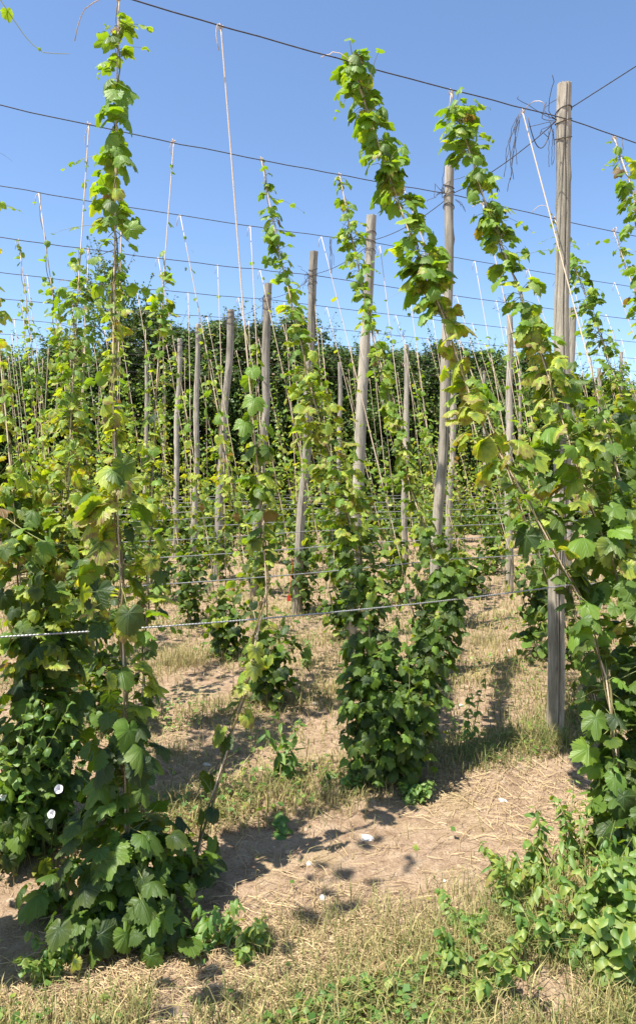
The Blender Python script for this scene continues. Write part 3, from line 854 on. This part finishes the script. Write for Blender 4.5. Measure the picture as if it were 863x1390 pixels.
# B: slack stem hop leaning in the left middle
h = Hop('thin slack hop stem leaning right, with a few bright green leaves', ground(262, 1190), 2)
h.bine(row_pt(300, 0), [(285, 1090), (318, 990), (343, 890), (362, 800), (356, 700), (345, 590), (330, 420), (313, 200)],
       [(0, 2, 0, 5, 0), (440, 3, 0, 10, 0), (470, 10, 4, 16, .2), (540, 18, 8, 36, .1), (600, 26, 18, 38, .05), (700, 22, 20, 34, .05), (740, 16, 8, 30, .35), (790, 12, 5, 24, .6), (860, 12, 3, 24, .5), (905, 30, 15, 32, .65), (925, 12, 2, 26, .4), (1000, 18, 5, 36, .1), (1090, 26, 5, 40, .0), (1160, 36, 14, 40, 0)],
       string='bare twine hanging from the nearest wire to the slack stem', droop=(10, 70), stem_to=.56)
h.done()

# C: dark leafy hop on the far left
h = Hop('dark dense hop at the left edge below a mass of yellowing leaves', ground(72, 1150), 3)
h.bine(row_pt(121, 1), [(86, 900), (92, 700), (97, 560), (104, 430)],
       [(170, 3, 0, 8, 0), (330, 5, 3, 8, 0), (360, 20, 20, 14, .1), (420, 30, 60, 16, .1), (520, 30, 60, 18, .3), (600, 34, 50, 22, .55), (700, 44, 50, 30, .55), (790, 50, 44, 34, .35), (880, 40, 40, 36, .05), (1150, 46, 40, 38, .0)], lod=0, string='twine rising from the yellowing mass on the left', stem_to=.72)
h.bine(row_pt(-30, 1), [(40, 900), (25, 760), (8, 560), (-8, 400)],
       [(170, 3, 0, 8, 0), (430, 10, 5, 20, .6), (600, 16, 10, 20, .5), (680, 34, 26, 30, .5), (760, 40, 36, 36, .25), (900, 44, 44, 38, .02), (1150, 46, 44, 38, 0)], lod=0, string='twine at the left edge of the view')
h.blob(50, 1020, 3.1, 70, 130, 110, 38, .0)
h.blob(15, 1120, 2.85, 60, 70, 50, 36, .0)
h.blob(60, 850, 3.2, 70, 90, 70, 36, .15)
h.blob(105, 740, 3.5, 70, 100, 70, 32, .45)
h.blob(25, 700, 3.5, 60, 110, 60, 32, .35)
h.blob(95, 560, 4.0, 34, 90, 50, 24, .35)
h.shoot([(2, 700, 3.2), (60, 735, 3.1), (110, 745, 3.0)], [(.3, 30, .1), (.6, 30, .0), (.95, 26, .1)])
h.shoot([(150, 790, 2.9), (190, 755, 2.8), (232, 715, 2.7)], [(.2, 24, .2), (.5, 12, .3), (.95, 8, .2)])
h.done()

# D: hop behind the tall left one
h = Hop('hop half hidden behind the tall left hop, green up its twine', ground(185, 1085), 4)
h.bine(row_pt(236, 1), [(196, 900), (205, 700), (213, 520), (222, 380)],
       [(190, 3, 0, 8, 0), (340, 5, 2, 10, 0), (385, 14, 22, 16, .1), (500, 18, 36, 17, .25), (600, 18, 24, 20, .5), (700, 24, 28, 24, .55), (800, 30, 20, 28, .4), (900, 26, 8, 26, .0), (1080, 30, 8, 24, 0)], lod=0, string='twine left of the ninth pole, green halfway up', stem_to=.72)
h.done()

# E: bushy V-shaped hop in the middle
h = Hop('bushy dark green hop in the middle foreground, forked like a V', ground(528, 1068), 5)
h.bine(row_pt(355, 1), [(512, 960), (500, 850), (486, 745), (455, 640), (425, 540), (398, 420), (374, 320)],
       [(215, 4, 10, 7, 0), (240, 8, 14, 11, .05), (330, 13, 34, 16, .1), (400, 12, 26, 17, .15), (470, 16, 28, 18, .4), (540, 34, 56, 22, .65), (620, 44, 64, 22, .55), (700, 42, 70, 22, .3), (750, 34, 80, 24, .05), (850, 38, 110, 24, .0), (1000, 52, 130, 24, 0), (1070, 45, 70, 20, 0)], lod=0, string='leafy twine left of the third pole, tied to the second wire', gap=.09)
h.bine(row_pt(461, 1), [(560, 960), (592, 870), (608, 790), (580, 730), (556, 660), (528, 540), (497, 415), (477, 320)],
       [(235, 4, 12, 8, 0), (250, 9, 18, 11, .05), (330, 14, 40, 14, .1), (415, 13, 30, 15, .2), (540, 14, 26, 18, .25), (640, 18, 26, 20, .3), (720, 16, 26, 20, .2), (780, 24, 60, 24, .05), (860, 32, 100, 24, .0), (1000, 44, 120, 24, 0), (1070, 40, 60, 20, 0)], lod=0, string='leafy twine right of the third pole, tied to the second wire', gap=.09)
h.blob(515, 965, 3.62, 62, 110, 260, 23, .01)
h.blob(560, 1000, 3.6, 45, 75, 90, 22, .03)
h.shoot([(556, 970, 3.4), (553, 900, 3.38), (552, 850, 3.4)], [(.1, 16, .1), (.3, 20, .1), (.55, 18, .1), (.8, 18, .1), (1, 12, .2)])
h.done()

# F: right foreground hop with two bines leaning left
hb = ground(855, 1190)
h = Hop('large-leaved dark hop filling the lower right, its bine leaning up left', hb, 6)
h.bine(row_pt(478, 0), [(838, 1040), (822, 920), (788, 815), (715, 680), (645, 560), (602, 430), (560, 330), (515, 200)],
       [(70, 16, 30, 20, .15), (110, 22, 46, 22, .12), (200, 19, 40, 22, .1), (330, 22, 50, 24, .2), (400, 24, 34, 30, .35), (450, 28, 17, 38, .6), (520, 32, 15, 44, .6), (570, 38, 18, 48, .8), (640, 42, 15, 50, .45), (720, 36, 11, 50, .12), (800, 26, 9, 48, .0), (900, 32, 16, 46, .0), (1000, 40, 30, 46, .0), (1180, 60, 50, 44, .0)], lod=0, string='leafy twine leaning left from the lower right, tied to the nearest wire')
h.blob(845, 1040, 3.0, 55, 115, 100, 42, .0)
h.blob(850, 900, 3.2, 40, 70, 26, 42, .0)
h.done()
h = Hop('hop rooted beyond the right edge, its long bine crossing the nearest pole', ground(985, 1195), 7)
h.bine(row_pt(612, 0), [(905, 960), (840, 790), (785, 640), (740, 500), (700, 385), (655, 265)],
       [(128, 12, 22, 18, .1), (150, 20, 40, 18, .08), (250, 17, 40, 19, .12), (350, 18, 40, 19, .15), (430, 20, 26, 26, .5), (500, 28, 30, 32, .6), (560, 44, 40, 36, .2), (620, 56, 28, 48, .2), (700, 60, 22, 50, .15), (780, 50, 16, 50, .0), (900, 50, 20, 44, 0), (1190, 60, 20, 40, 0)], lod=0, string='leafy twine leaning left across the nearest pole')
h.bine(row_pt(709, 0), [], [(128, 3, 0, 8, 0), (400, 3, 0, 8, 0), (560, 20, 10, 24, .1), (700, 50, 26, 40, .05), (900, 60, 30, 44, 0), (1190, 60, 20, 40, 0)], lod=0, stem_to=.6,
       string='bare twine crossing in front of the nearest pole')
h.blob(855, 640, 3.6, 45, 120, 26, 44, .08)
h.blob(760, 530, 3.9, 50, 45, 40, 26, .05)
h.done()
h = Hop('hop rooted beyond the right edge with a bine at the upper right', ground(1120, 1200), 8)
h.bine(row_pt(833, 0), [(1000, 760), (885, 380), (855, 250)],
       [(185, 8, 10, 12, .05), (230, 13, 20, 16, .1), (330, 18, 30, 18, .1), (500, 22, 34, 22, .1), (700, 40, 20, 30, .0), (1200, 40, 20, 40, 0)], lod=0, string='leafy twine at the upper right corner, tied to the nearest wire')
h.done()
# G: second-row bines on the right, rooted beyond the frame
h = Hop('hop rooted right of the frame whose green bine rises behind the nearest pole', row_pt(985, 0, 0), 9)
h.bine(row_pt(752, 1), [(905, 740), (850, 560), (812, 450), (780, 365)],
       [(300, 6, 20, 8, .05), (350, 13, 60, 12, .05), (430, 17, 70, 13, .05), (520, 20, 60, 14, .15), (600, 30, 50, 18, .2), (800, 40, 40, 22, .1), (1000, 40, 30, 24, 0)], lod=0, string='leafy twine right of the nearest pole, tied to the second wire')
h.bine(row_pt(832, 1), [(900, 560), (862, 400)],
       [(310, 4, 4, 8, .05), (370, 12, 30, 12, .1), (500, 18, 44, 14, .1), (700, 30, 40, 18, .2), (1000, 40, 30, 24, 0)], lod=0, string='twine at the right edge tied to the second wire')
h.blob(850, 600, 5.2, 60, 90, 90, 20, .3)
h.done()
h = Hop('hop half hidden behind the nearest pole, below waist height', row_pt(815, 0, 0) , 10)
h.bine(row_pt(548, 1), [], [(240, 3, 0, 6, 0), (420, 4, 2, 8, 0), (560, 14, 12, 16, .2), (700, 26, 24, 22, .1), (850, 34, 20, 26, 0), (1000, 34, 16, 24, 0)], lod=0, stem_to=.6, string='twine leaning left behind the second pole, tied to the second wire')
h.bine(row_pt(655, 1), [], [(240, 3, 0, 6, 0), (420, 4, 2, 8, 0), (560, 14, 12, 16, .3), (700, 26, 24, 22, .1), (850, 34, 20, 26, 0), (1000, 34, 16, 24, 0)], lod=0, stem_to=.6, string='twine leaning left to the second wire, just left of the nearest pole')
h.done()

# tendril at the top left, from a hop beyond the frame
h = Hop('hop rooted left of the frame whose thin tendril hangs in the top left corner', ground(-90, 1180), 11)
h.bine(row_pt(-60, 0), [], [(-200, 3, 2, 10, 0), (400, 10, 12, 24, .3), (800, 34, 20, 34, .1), (1180, 40, 20, 36, 0)], lod=1, string='twine left of the view')
h.shoot([(-60, -60, 3.0), (-10, -20, 3.0), (16, 26, 3.0), (38, 55, 3.0), (62, 72, 3.0), (96, 74, 3.0)], [(.50, 17, .15), (.80, 5, .1)])
h.shoot([(-60, 470, 3.0), (-20, 462, 3.0), (0, 462, 3.0)], [(1.0, 24, .95)])
h.shoot([(-60, 660, 2.9), (-20, 675, 2.8), (0, 690, 2.8)], [(1.0, 40, 1.5)])
h.done()

h = Hop('dense hop added unseen past the left edge, shading the foot of the tall left hop', np.array([-1.36, 2.22, 0.0]), 60)  # extra column of leaves out of view, put in for its shade
for cz, rr_, nn_ in ((.4, .26, 120), (1.0, .25, 80), (1.6, .22, 60), (2.1, .18, 36)):
    blob(h.L, h.base + UP * cz + np.array([.0, 0, 0]), rr_, .42, nn_, .13, .1, 1, h.r)
stem_line(h.S, resample([h.base, h.base + UP * 2.7 + V * .6], 40), .006, h.r)
h.done()
for k, (tp_xy, b_xy, lab) in enumerate((((-1.28, 2.30), (-.70, 1.10), 'hop beside the viewer on the left, outside the view, casting leaf shadows'),
                                       ((-.95, 2.12), (-1.45, 1.25), 'second hop beside the viewer, outside the view, casting leaf shadows'))):
    h = Hop(lab, np.array([b_xy[0], b_xy[1], 0.0]), 50 + k)
    tp3 = np.array([tp_xy[0], tp_xy[1], ZW]); pts = resample([h.base, tp3], 80); z = pts[:, 2]
    leafy_path(h.L, h.S, pts, np.interp(z, [0, 2, 3.7], [.12, .10, .06]), np.interp(z, [0, 1.6, 1.9, 3.7], [3, 2, 12, 12]), np.interp(z, [0, 3.7], [.11, .085]), z * 0 + .1, 1, h.r, gap=.2)
    stem_line(h.S, pts, .005, h.r); h.done()

# ------------------------------------------------------------------ hops of the rows behind, built from shared plants
def local_hop(seed, lod, style):
    """plant at the origin in row coordinates (x along the row, y across); two bines to the next wire"""
    r = np.random.default_rng(seed); Lm, Sm = MB(), MB()
    for k, dx in enumerate((-.31, .31)):
        top = np.array([dx + 0.0, STEP, ZW]); pts = resample([np.zeros(3), top], 70); z = pts[:, 2]
        leafy = {'low': r.uniform(.9, 1.7), 'mid': r.uniform(1.8, 2.7), 'tall': r.uniform(3.2, 3.9)}[style]
        sp = np.interp(z, [0, .3, 1.0, 1.7, leafy, leafy + .3, 3.8], [.12, .15, .13, .11, .07, .05, .04]) * r.uniform(.8, 1.15)
        de = np.interp(z, [0, .5, .51 + leafy * .4, leafy * .9, leafy * .9 + .1, leafy + .5, 3.8], [55, 62, 46, 30, 16, 4, 0]) * r.uniform(.7, 1.2) * (1.35 if lod > 1 else 1.05)
        sz = np.interp(z, [0, 1.5, 3.8], [.076, .072, .055] if lod < 2 else [.084, .078, .06])
        ye = np.interp(z, [0, .6, 1.2, 2.0, 2.8, 3.8], [.02, .12, .45, .38, .15, .1]) * r.uniform(.4, 1.1)
        leafy_path(Lm, Sm, pts, sp, de, sz, ye, lod, r, gap=.10, petiole=False)
        kk = int(70 * min(1, (leafy + .3) / ZW)); stem_line(Sm, pts[:kk], .005, r, k=4)
    for _ in range(3):
        cz = r.uniform(.15, .7)
        blob(Lm, np.array([r.normal(0, .07), r.normal(.05, .05), cz]), r.uniform(.16, .24), r.uniform(.2, .35), 65, .078, .05, lod, r)
    return Lm, Sm
PROT = {}
def proto(style, lod, k):
    key = (style, lod, k)
    if key not in PROT:
        Lm, Sm = local_hop(hash((style == 'low', style == 'mid', lod, k)) % 9999 + 17, lod, style)
        root = empty('hop_plant', (0, 0, 0), ANG); 
        a = Sm.build('bine', [M['stem'], M['petiole']], root); b = Lm.build('foliage', M['leaf_far'] if lod > 1 else M['leaf'], root)
        PROT[key] = (root, a, b, [False])
    return PROT[key]
def place_hop(style, lod, k, p, label):
    root, a, b, used = proto(style, lod, k)
    if not used[0]:
        used[0] = True; r_ = root
    else:
        r_ = root.copy(); COL.objects.link(r_)
        for c in (a, b):
            d = c.copy(); COL.objects.link(d); d.parent = r_
    r_.location = tuple(p); tag(r_, label, 'hop plant', 'hop plants trained up twine')
    return r_
TW = {}
def place_twine(dx, p, label, rng):
    if dx not in TW:
        mb = MB(); pts = catenary(np.zeros(3), np.array([dx, STEP, ZW]), 0, 12)
        pts[:, 0] += np.sin(np.linspace(0, math.pi, 12)) * .015
        mb.tube(pts, .0034, 4)
        e = [np.array([dx, STEP, ZW]), np.array([dx - .02, STEP, ZW - .03]), np.array([dx - .028, STEP, ZW - .10])]
        mb.tube(e, .003, 3)
        o = mb.build('twine', M['twine']); TW[dx] = (o, [False])
    o, used = TW[dx]
    if used[0]: o = o.copy(); COL.objects.link(o)
    used[0] = True
    o.location = tuple(p); o.rotation_euler = (0, 0, ANG)
    tag(o, label, 'twine', 'twine strings running up to the overhead wires')
rr = np.random.default_rng(77)
for n in range(1, NROW + 0):
    S0 = -1.30
    sl_, sr_ = row_s(-70, n), row_s(960, n)
    k0 = math.ceil((sl_ - S0) / 1.22); k1 = math.floor((sr_ + .5 - S0) / 1.22)
    lefts = [k for k in range(k0, k1 + 1) if S0 + 1.22 * k < -.01][::-1]
    for k in range(k0, k1 + 1):
        s = S0 + 1.22 * k + rr.normal(0, .06)
        p = loc(s, n * STEP)
        px = CX + F * p[0] / p[1]
        ptx = CX + F * (p + V * STEP - U * .1)[0] / (p + V * STEP - U * .1)[1]
        # leafy to the top on the far left, mostly low elsewhere
        if ptx < 130 and n < 5: style = rr.choice(['tall', 'mid'], p=[.8, .2])
        elif ptx > 640: style = rr.choice(['tall', 'mid', 'low'], p=[.10, .55, .35])
        else: style = rr.choice(['tall', 'mid', 'low'], p=[.07, .55, .38])
        if n == 1 and 250 < px < 330: continue
        side = 'left' if s < 0 else 'right'
        cnt = sum(1 for q in range(k0, k1 + 1) if (S0 + 1.22 * q < 0) == (s < 0) and abs(S0 + 1.22 * q) <= abs(S0 + 1.22 * k) + 1e-6)
        rowname = f'pole {n + 1}' if n < 9 else f'row {n + 1}'
        rowname = f'the {ORD[n + 1]} row from the front'
        lab = f'hop plant in the {ORD[n + 1]} row, {ORD[min(cnt, 20)]} plant {side} of the pole line'
        lod = 1 if n <= 3 else 2
        place_hop(str(style), lod, int(rr.integers(0, 4 if lod == 1 else 5)), p, lab)
        if n < NROW - 1 or True:
            for dx, w_ in ((-.31, 'left'), (.31, 'right')):
                if n == NROW - 1 or (n > 4 and rr.random() < .35): continue
                place_twine(dx, p, f'{w_} twine of {ORD[min(cnt, 20)]} hop {side} of pole line, {ORD[n + 1]} row'.replace('  ', ' '), rr)

# ------------------------------------------------------------------ weeds and bindweed in the foreground
def stem_weed(px, py, Y, height, nst, label, seed, kind='long', size=.06, yel=.1, name='weed', spread=.5, cat='weed', lod=1, val=.7, pairs=.035):
    r = np.random.default_rng(seed); Lm, Sm = MB(), MB()
    base = ground(px, py) if Y is None else at(px, py, Y); base[2] = float(gh(base[0], base[1]))
    for _ in range(nst):
        az = r.uniform(0, 6.28); o = np.array([math.cos(az), math.sin(az), 0]); hh_ = height * r.uniform(.6, 1.05)
        st = np.array([r.normal(0, .04), r.normal(0, .04), 0]) * (nst > 1)
        t = np.linspace(0, 1, 14)[:, None]
        pts = st + o * (t ** 1.5) * hh_ * spread * r.uniform(.2, 1) + UP * t * hh_
        Sm.tube(pts, np.linspace(.0032, .0012, 14), 4, m=1, cap=False)
        for i in range(2, 14):
            for s_ in (0, 1):
                if r.random() < .15: continue
                a2 = az + i * 1.57 + s_ * math.pi + r.normal(0, .3); oo = np.array([[math.cos(a2), math.sin(a2), 0]])
                tp_, up_ = leaf_dirs(r, oo, -5, 45)
                emit(Lm, (pts[i] + oo[0] * .01)[None], tp_, up_, np.array([size * (1.15 - .5 * i / 14) * r.uniform(.7, 1.15)]), np.array([r.random() * yel * 2]), np.array([np.clip(val + r.normal(0, .2), 0, 1)]), lod, r, kind)
    root = empty(name, base); tag(root, label, cat, 'weeds among the hops')
    Sm.build('stem', [M['stem'], M['petiole']], root); Lm.build('foliage', M['weed_leaf'], root)
    return root
stem_weed(395, 1058, None, .36, 3, 'upright weed with narrow pointed leaves left of the bushy middle hop', 1, 'long', .085, .1, name='pointed_leaf_weed')
stem_weed(382, 1128, None, .10, 1, 'small weed with heart-shaped leaves in the shade left of the middle hop', 2, 'heart', .06, .05, name='heart_leaf_weed')
stem_weed(628, 1010, None, .42, 3, 'spindly weed between the middle hop and the nearest pole', 3, 'oval', .045, .2, name='spindly_weed', spread=.35)
stem_weed(800, 1240, None, .34, 9, 'leafy pointed weed clump under the lower right hop', 4, 'long', .065, .2, name='pointed_leaf_weed')
stem_weed(850, 1275, None, .30, 9, 'weed clump in the bottom right corner', 5, 'heart', .06, .2, name='heart_leaf_weed')
stem_weed(720, 1190, None, .16, 7, 'small weed clump at the left foot of the lower right hop', 6, 'oval', .045, .25, name='low_weed', spread=.9)
stem_weed(745, 1290, None, .15, 8, 'low weeds along the bottom right edge of the bare soil', 7, 'oval', .045, .2, name='low_weed', spread=1.0)
stem_weed(640, 1262, None, .08, 7, 'low weeds at the bottom middle edge of the bare soil', 8, 'oval', .04, .2, name='low_weed', spread=1.3)
stem_weed(262, 1285, None, .16, 4, 'young bright green weed at the foot of the slack hop stem', 9, 'long', .06, .1, name='pointed_leaf_weed', val=.9)
stem_weed(560, 1080, None, .10, 7, 'low weeds at the right foot of the bushy middle hop', 10, 'heart', .035, .15, name='low_weed', spread=1.1)
stem_weed(470, 1075, None, .10, 5, 'low weeds at the left foot of the bushy middle hop', 11, 'heart', .035, .1, name='low_weed', spread=1.1)
stem_weed(840, 1170, None, .45, 6, 'taller weed growing through the lower right hop', 12, 'long', .06, .15, name='pointed_leaf_weed', spread=.4)
stem_weed(410, 900, None, .2, 5, 'small weed in front of the fourth pole', 13, 'long', .05, .2, name='pointed_leaf_weed')

stem_weed(700, 1240, None, .24, 7, 'weed clump with narrow leaves left of the lower right weeds', 31, 'long', .06, .35, name='pointed_leaf_weed', spread=.6, val=.5)
stem_weed(775, 1180, None, .36, 7, 'tall narrow leaved weed left of the lower right hop foot', 32, 'long', .055, .3, name='pointed_leaf_weed', spread=.4, val=.5)
stem_weed(820, 1320, None, .26, 9, 'broad weed clump below the corner weeds, bottom right', 33, 'heart', .055, .3, name='heart_leaf_weed', spread=.7, val=.5)
stem_weed(640, 1330, None, .14, 9, 'weed with small oval leaves at the bottom edge, right of centre', 34, 'oval', .04, .3, name='low_weed', spread=.9, val=.5)
stem_weed(340, 1300, None, .12, 6, 'weed with small oval leaves at the bottom edge, left of centre', 35, 'oval', .035, .3, name='low_weed', spread=.9, val=.5)
stem_weed(60, 1320, None, .12, 7, 'small weed on the soil at the bottom left corner', 36, 'oval', .035, .25, name='low_weed', spread=.9, val=.5)
# bindweed with white flowers
root = stem_weed(25, 1165, None, .66, 16, 'bindweed with white trumpet flowers at the left edge', 21, 'heart', .05, .15, name='bindweed', spread=.55, cat='bindweed')
def flower(p, face, size, root):
    k = 20; th = np.arange(k) * 2 * math.pi / k; mb = MB(); vs = []
    z = nrm(np.asarray(face, float)); x_ = nrm(np.cross(z, [0, 0, 1.0])); y_ = np.cross(z, x_)
    for r_, d in ((.10, -.8), (.22, -.4), (.6, -.10), (1.0, 0.0)):
        rr_ = r_ * (1 + (.04 * np.cos(5 * th) if r_ > .5 else 0))
        vs.append(size * ((np.cos(th) * rr_)[:, None] * x_ + (np.sin(th) * rr_)[:, None] * y_ + d * z))
    v = np.concatenate(vs); q = [(i * k + j, i * k + (j + 1) % k, (i + 1) * k + (j + 1) % k, (i + 1) * k + j) for i in range(3) for j in range(k)]
    mb.add(v, q=q); o = mb.build('flower', M['petal'], root); o.location = tuple(np.asarray(p) - np.array(root.location))
flower(at(80, 1071, 2.78), (.1, -1, .55), .017, root)
flower(at(70, 1105, 2.76), (-.1, -1, .5), .016, root)
flower(at(5, 1081, 2.8), (-.5, -.8, .6), .017, root)
stem_weed(8, 1110, 3.0, .4, 0 or 3, 'thin weed beside the bindweed at the left edge', 22, 'long', .05, .1, name='pointed_leaf_weed')

def tuft(px, py, n, h, rad, dry, label, seed):
    r = np.random.default_rng(seed); b = ground(px, py); mb = MB()
    x = b[0] + r.normal(0, rad, n); y = b[1] + r.normal(0, rad * .7, n)
    blades(mb, x, y, r.uniform(.4, 1, n) * h, r.uniform(.0016, .0038, n), r.uniform(.2, 1.1, n), r.uniform(0, 6.28, n), np.clip(r.normal(dry, .25, n), 0, 1), r.random(n), r)
    b[2] = float(gh(b[0], b[1])); o = mb.build('grass_tuft', M['grass'], smooth=False, origin=b)
    tag(o, label, 'grass tuft', 'tufts of longer grass', kind='stuff')
tuft(745, 1012, 420, .17, .12, .35, 'grass tuft round the foot of the nearest pole', 1)
tuft(655, 1030, 320, .14, .13, .2, 'green grass tuft right of the bushy middle hop', 2)
tuft(245, 905, 300, .26, .10, .9, 'dry straw coloured grass tuft behind the slack hop stem', 3)
tuft(240, 1020, 350, .12, .16, .55, 'short grass tuft just right of the tall left hop', 4)
tuft(600, 1265, 420, .12, .17, .6, 'half dry grass tuft at the bottom, right of centre', 5)
tuft(450, 1275, 420, .12, .16, .6, 'half dry grass tuft at the bottom centre', 6)
tuft(700, 1240, 380, .16, .13, .5, 'grass tuft left of the weeds at the lower right', 7)
tuft(430, 1090, 420, .12, .15, .75, 'dry grass tuft left of the bushy middle hop', 8)
tuft(770, 1300, 400, .2, .15, .4, 'taller grass tuft at the bottom right', 9)
tuft(660, 870, 300, .16, .16, .5, 'grass tuft left of the nearest pole, one row back', 10)
# small red tag by the fourth pole
mb = MB(); p = at(392, 812, 7.0)
v = np.array([[-.018, -.004, -.03], [.02, -.004, -.028], [.018, -.004, .03], [-.016, -.004, .026], [-.018, .004, -.03], [.02, .004, -.028], [.018, .004, .03], [-.016, .004, .026]])
mb.add(v, q=[(0, 1, 2, 3), (7, 6, 5, 4), (0, 4, 5, 1), (1, 5, 6, 2), (2, 6, 7, 3), (3, 7, 4, 0)])
t_ = np.linspace(0, 1, 6)[:, None]
mb.tube(np.array([0, 0, .03]) + (row_pt(398, 3, .62) - p) * t_ * np.array([1, 1, 1]), .002, 4)
o = mb.build('red_tag', M['red'], smooth=False); o.location = tuple(p); tag(o, 'small red tag tied at the foot of the fourth pole', 'tag')

# ------------------------------------------------------------------ trees behind
def tree_mesh(seed, H, W, nclump, per, leaf, z0=.2, droop=(0, 70), yel=.08, airy=False, val=.4):
    r = np.random.default_rng(seed); Lm, Bm = MB(), MB()
    t = np.linspace(0, 1, 12)[:, None]
    tr = np.array([0, 0, -.1]) + UP * t * H * .8 + np.stack([.12 * np.sin(t[:, 0] * 4 + seed), .1 * np.sin(t[:, 0] * 3), 0 * t[:, 0]], 1)
    Bm.tube(tr, np.linspace(.11 if not airy else .09, .02, 12), 8)
    for _ in range(nclump):
        f = r.uniform(0, 1) ** .8; cz = z0 + f * (H - z0)
        prof = np.interp(f, [0, .2, .42, .62, .85, 1], [.8, .85, .98, 1.0, .7, .12]) if not airy else np.interp(f, [0, .3, .6, .85, 1], [.3, .8, .9, .6, .1])
        a = r.uniform(0, 6.28); q = math.sqrt(r.uniform(.05, 1)); rad = W / 2 * prof * q
        c = np.array([math.cos(a) * rad, math.sin(a) * rad, cz])
        if r.random() < .35:
            s0 = tr[min(11, int(np.clip(cz / (H * .8) - .08, 0, 1) * 11))]
            Bm.tube([s0, (s0 + c) / 2 + UP * .05, c], [.025, .015, .006], 4, cap=False)
        cr = r.uniform(.22, .5) * (.6 if airy else 1)
        n = int(per * r.uniform(.7, 1.3)); d = nrm(r.normal(0, 1, (n, 3)))
        pos = c + d * (r.uniform(.25, 1, n) ** .5)[:, None] * cr * np.array([1, 1, .8 if not airy else 1.5])
        pos[:, 2] = np.maximum(pos[:, 2], .05)
        o = nrm(d * [1, 1, .2] + r.normal(0, .3, (n, 3)) * [1, 1, 0]); tp_, up_ = leaf_dirs(r, o, *droop)
        v0 = np.clip(val + r.normal(0, .16), 0, 1)
        emit(Lm, pos, tp_, up_, leaf * r.uniform(.6, 1.2, n), yel_sample(r, yel, n), np.clip(v0 + r.normal(0, .15, n), 0, 1), 3, r, 'oval')
    # leading shoots for an uneven outline
    for _ in range(34):
        a = r.uniform(0, 6.28); f = r.uniform(.6, 1.0); rad = W / 2 * np.interp(f, [.5, .8, 1], [.95, .7, .15]) 
        p = np.array([math.cos(a) * rad, math.sin(a) * rad, z0 + f * (H - z0)]); ln = r.uniform(.3, 1.0)
        n = 24; tt = r.random(n)[:, None]; dirv = nrm(np.array([math.cos(a) * .4, math.sin(a) * .4, 1.0]))
        pos = p + dirv * tt * ln + r.normal(0, .035, (n, 3)); az = r.uniform(0, 6.28, n); o = np.stack([np.cos(az), np.sin(az), 0 * az], 1)
        tp_, up_ = leaf_dirs(r, o, -30, 40)
        emit(Lm, pos, tp_, up_, leaf * r.uniform(.6, 1.1, n), yel_sample(r, yel, n), np.clip(val + .15 + r.normal(0, .15, n), 0, 1), 3, r, 'oval')
        Bm.tube([p, p + dirv * ln], [.006, .003], 3, cap=False)
    return Lm, Bm
TP = {}
def place_tree(key, args, p, rz, sc, label, cat='tree', name='hedge_tree', group='trees behind the hop garden'):
    if key not in TP:
        Lm, Bm = tree_mesh(*args[0], **args[1]); root = empty(name, (0, 0, 0))
        TP[key] = (root, Bm.build('trunk', M['bark'], root), Lm.build('crown', M['tree_leaf'], root), [False])
    root, a, b, used = TP[key]
    if used[0]:
        r_ = root.copy(); COL.objects.link(r_)
        for c in (a, b): d = c.copy(); COL.objects.link(d); d.parent = r_
    else: used[0] = True; r_ = root
    r_.location = tuple(p); r_.rotation_euler = (0, 0, rz); r_.scale = sc
    tag(r_, label, cat, group)
YB = 18.2
def back(px, extra=0.0):
    """point on the tree line, parallel to the rows at its right end"""
    Y = YB + extra + (px - CX) / F * 3.4
    return np.array([(px - CX) / F * Y, Y, -.05])
k = 0
tops = [(-90, 505), (-30, 498), (30, 500), (85, 478), (140, 470), (195, 462), (245, 450), (300, 444), (355, 446), (405, 452), (455, 476), (505, 486), (555, 476), (605, 486), (660, 488), (715, 492), (770, 506), (825, 530), (880, 535), (940, 530)]
for i, (px, ty) in enumerate(tops):
    p = back(px, rr.uniform(-.3, .5)); H = EYE + (HOR - ty) * p[1] / F + rr.normal(0, .22)
    v_ = [0, 2, 1, 3, 2, 0, 3, 1][i % 8]
    place_tree(('hedge', v_), ((40 + v_, 6.0, 3.1, 190, 120, .075), dict(z0=.12, val=[.3, .6, .45, .8][v_])), p, rr.uniform(0, 6.28), (1, 1, H / 5.9),
               f'dense dark green tree of the wood edge behind the garden, {ORD[i + 1] if i < 20 else "last"} from the left', 'tree')
for i, px in enumerate(range(-60, 960, 75)):
    p = back(px, 2.4); ty = np.interp(px, [t[0] for t in tops], [t[1] for t in tops]) + 6
    H = EYE + (HOR - ty) * p[1] / F; v_ = (i + 2) % 4
    place_tree(('hedge', v_), None, p, rr.uniform(0, 6.28), (1.15, 1.15, H / 5.9), f'dark tree in the second rank of the wood edge, {ORD[i + 1]} from the left', 'tree')
# the airy birch on the left
p = back(155, 1.3); H = EYE + (HOR - 362) * p[1] / F
place_tree('birch', ((91, H, 2.8, 130, 34, .075), dict(z0=2.6, airy=True, droop=(30, 85), val=.9)), p, .4, (1, 1, 1), 'tall airy birch rising above the wood edge on the left', 'birch tree', name='birch_tree')
p = back(15, -1.0); H = EYE + (HOR - 486) * p[1] / F
place_tree('light', ((92, H, 2.2, 120, 60, .07), dict(z0=.4, val=.8, yel=.05)), p, .4, (1, 1, 1), 'paler small-leaved tree at the left edge of the wood', 'tree', name='pale_tree')
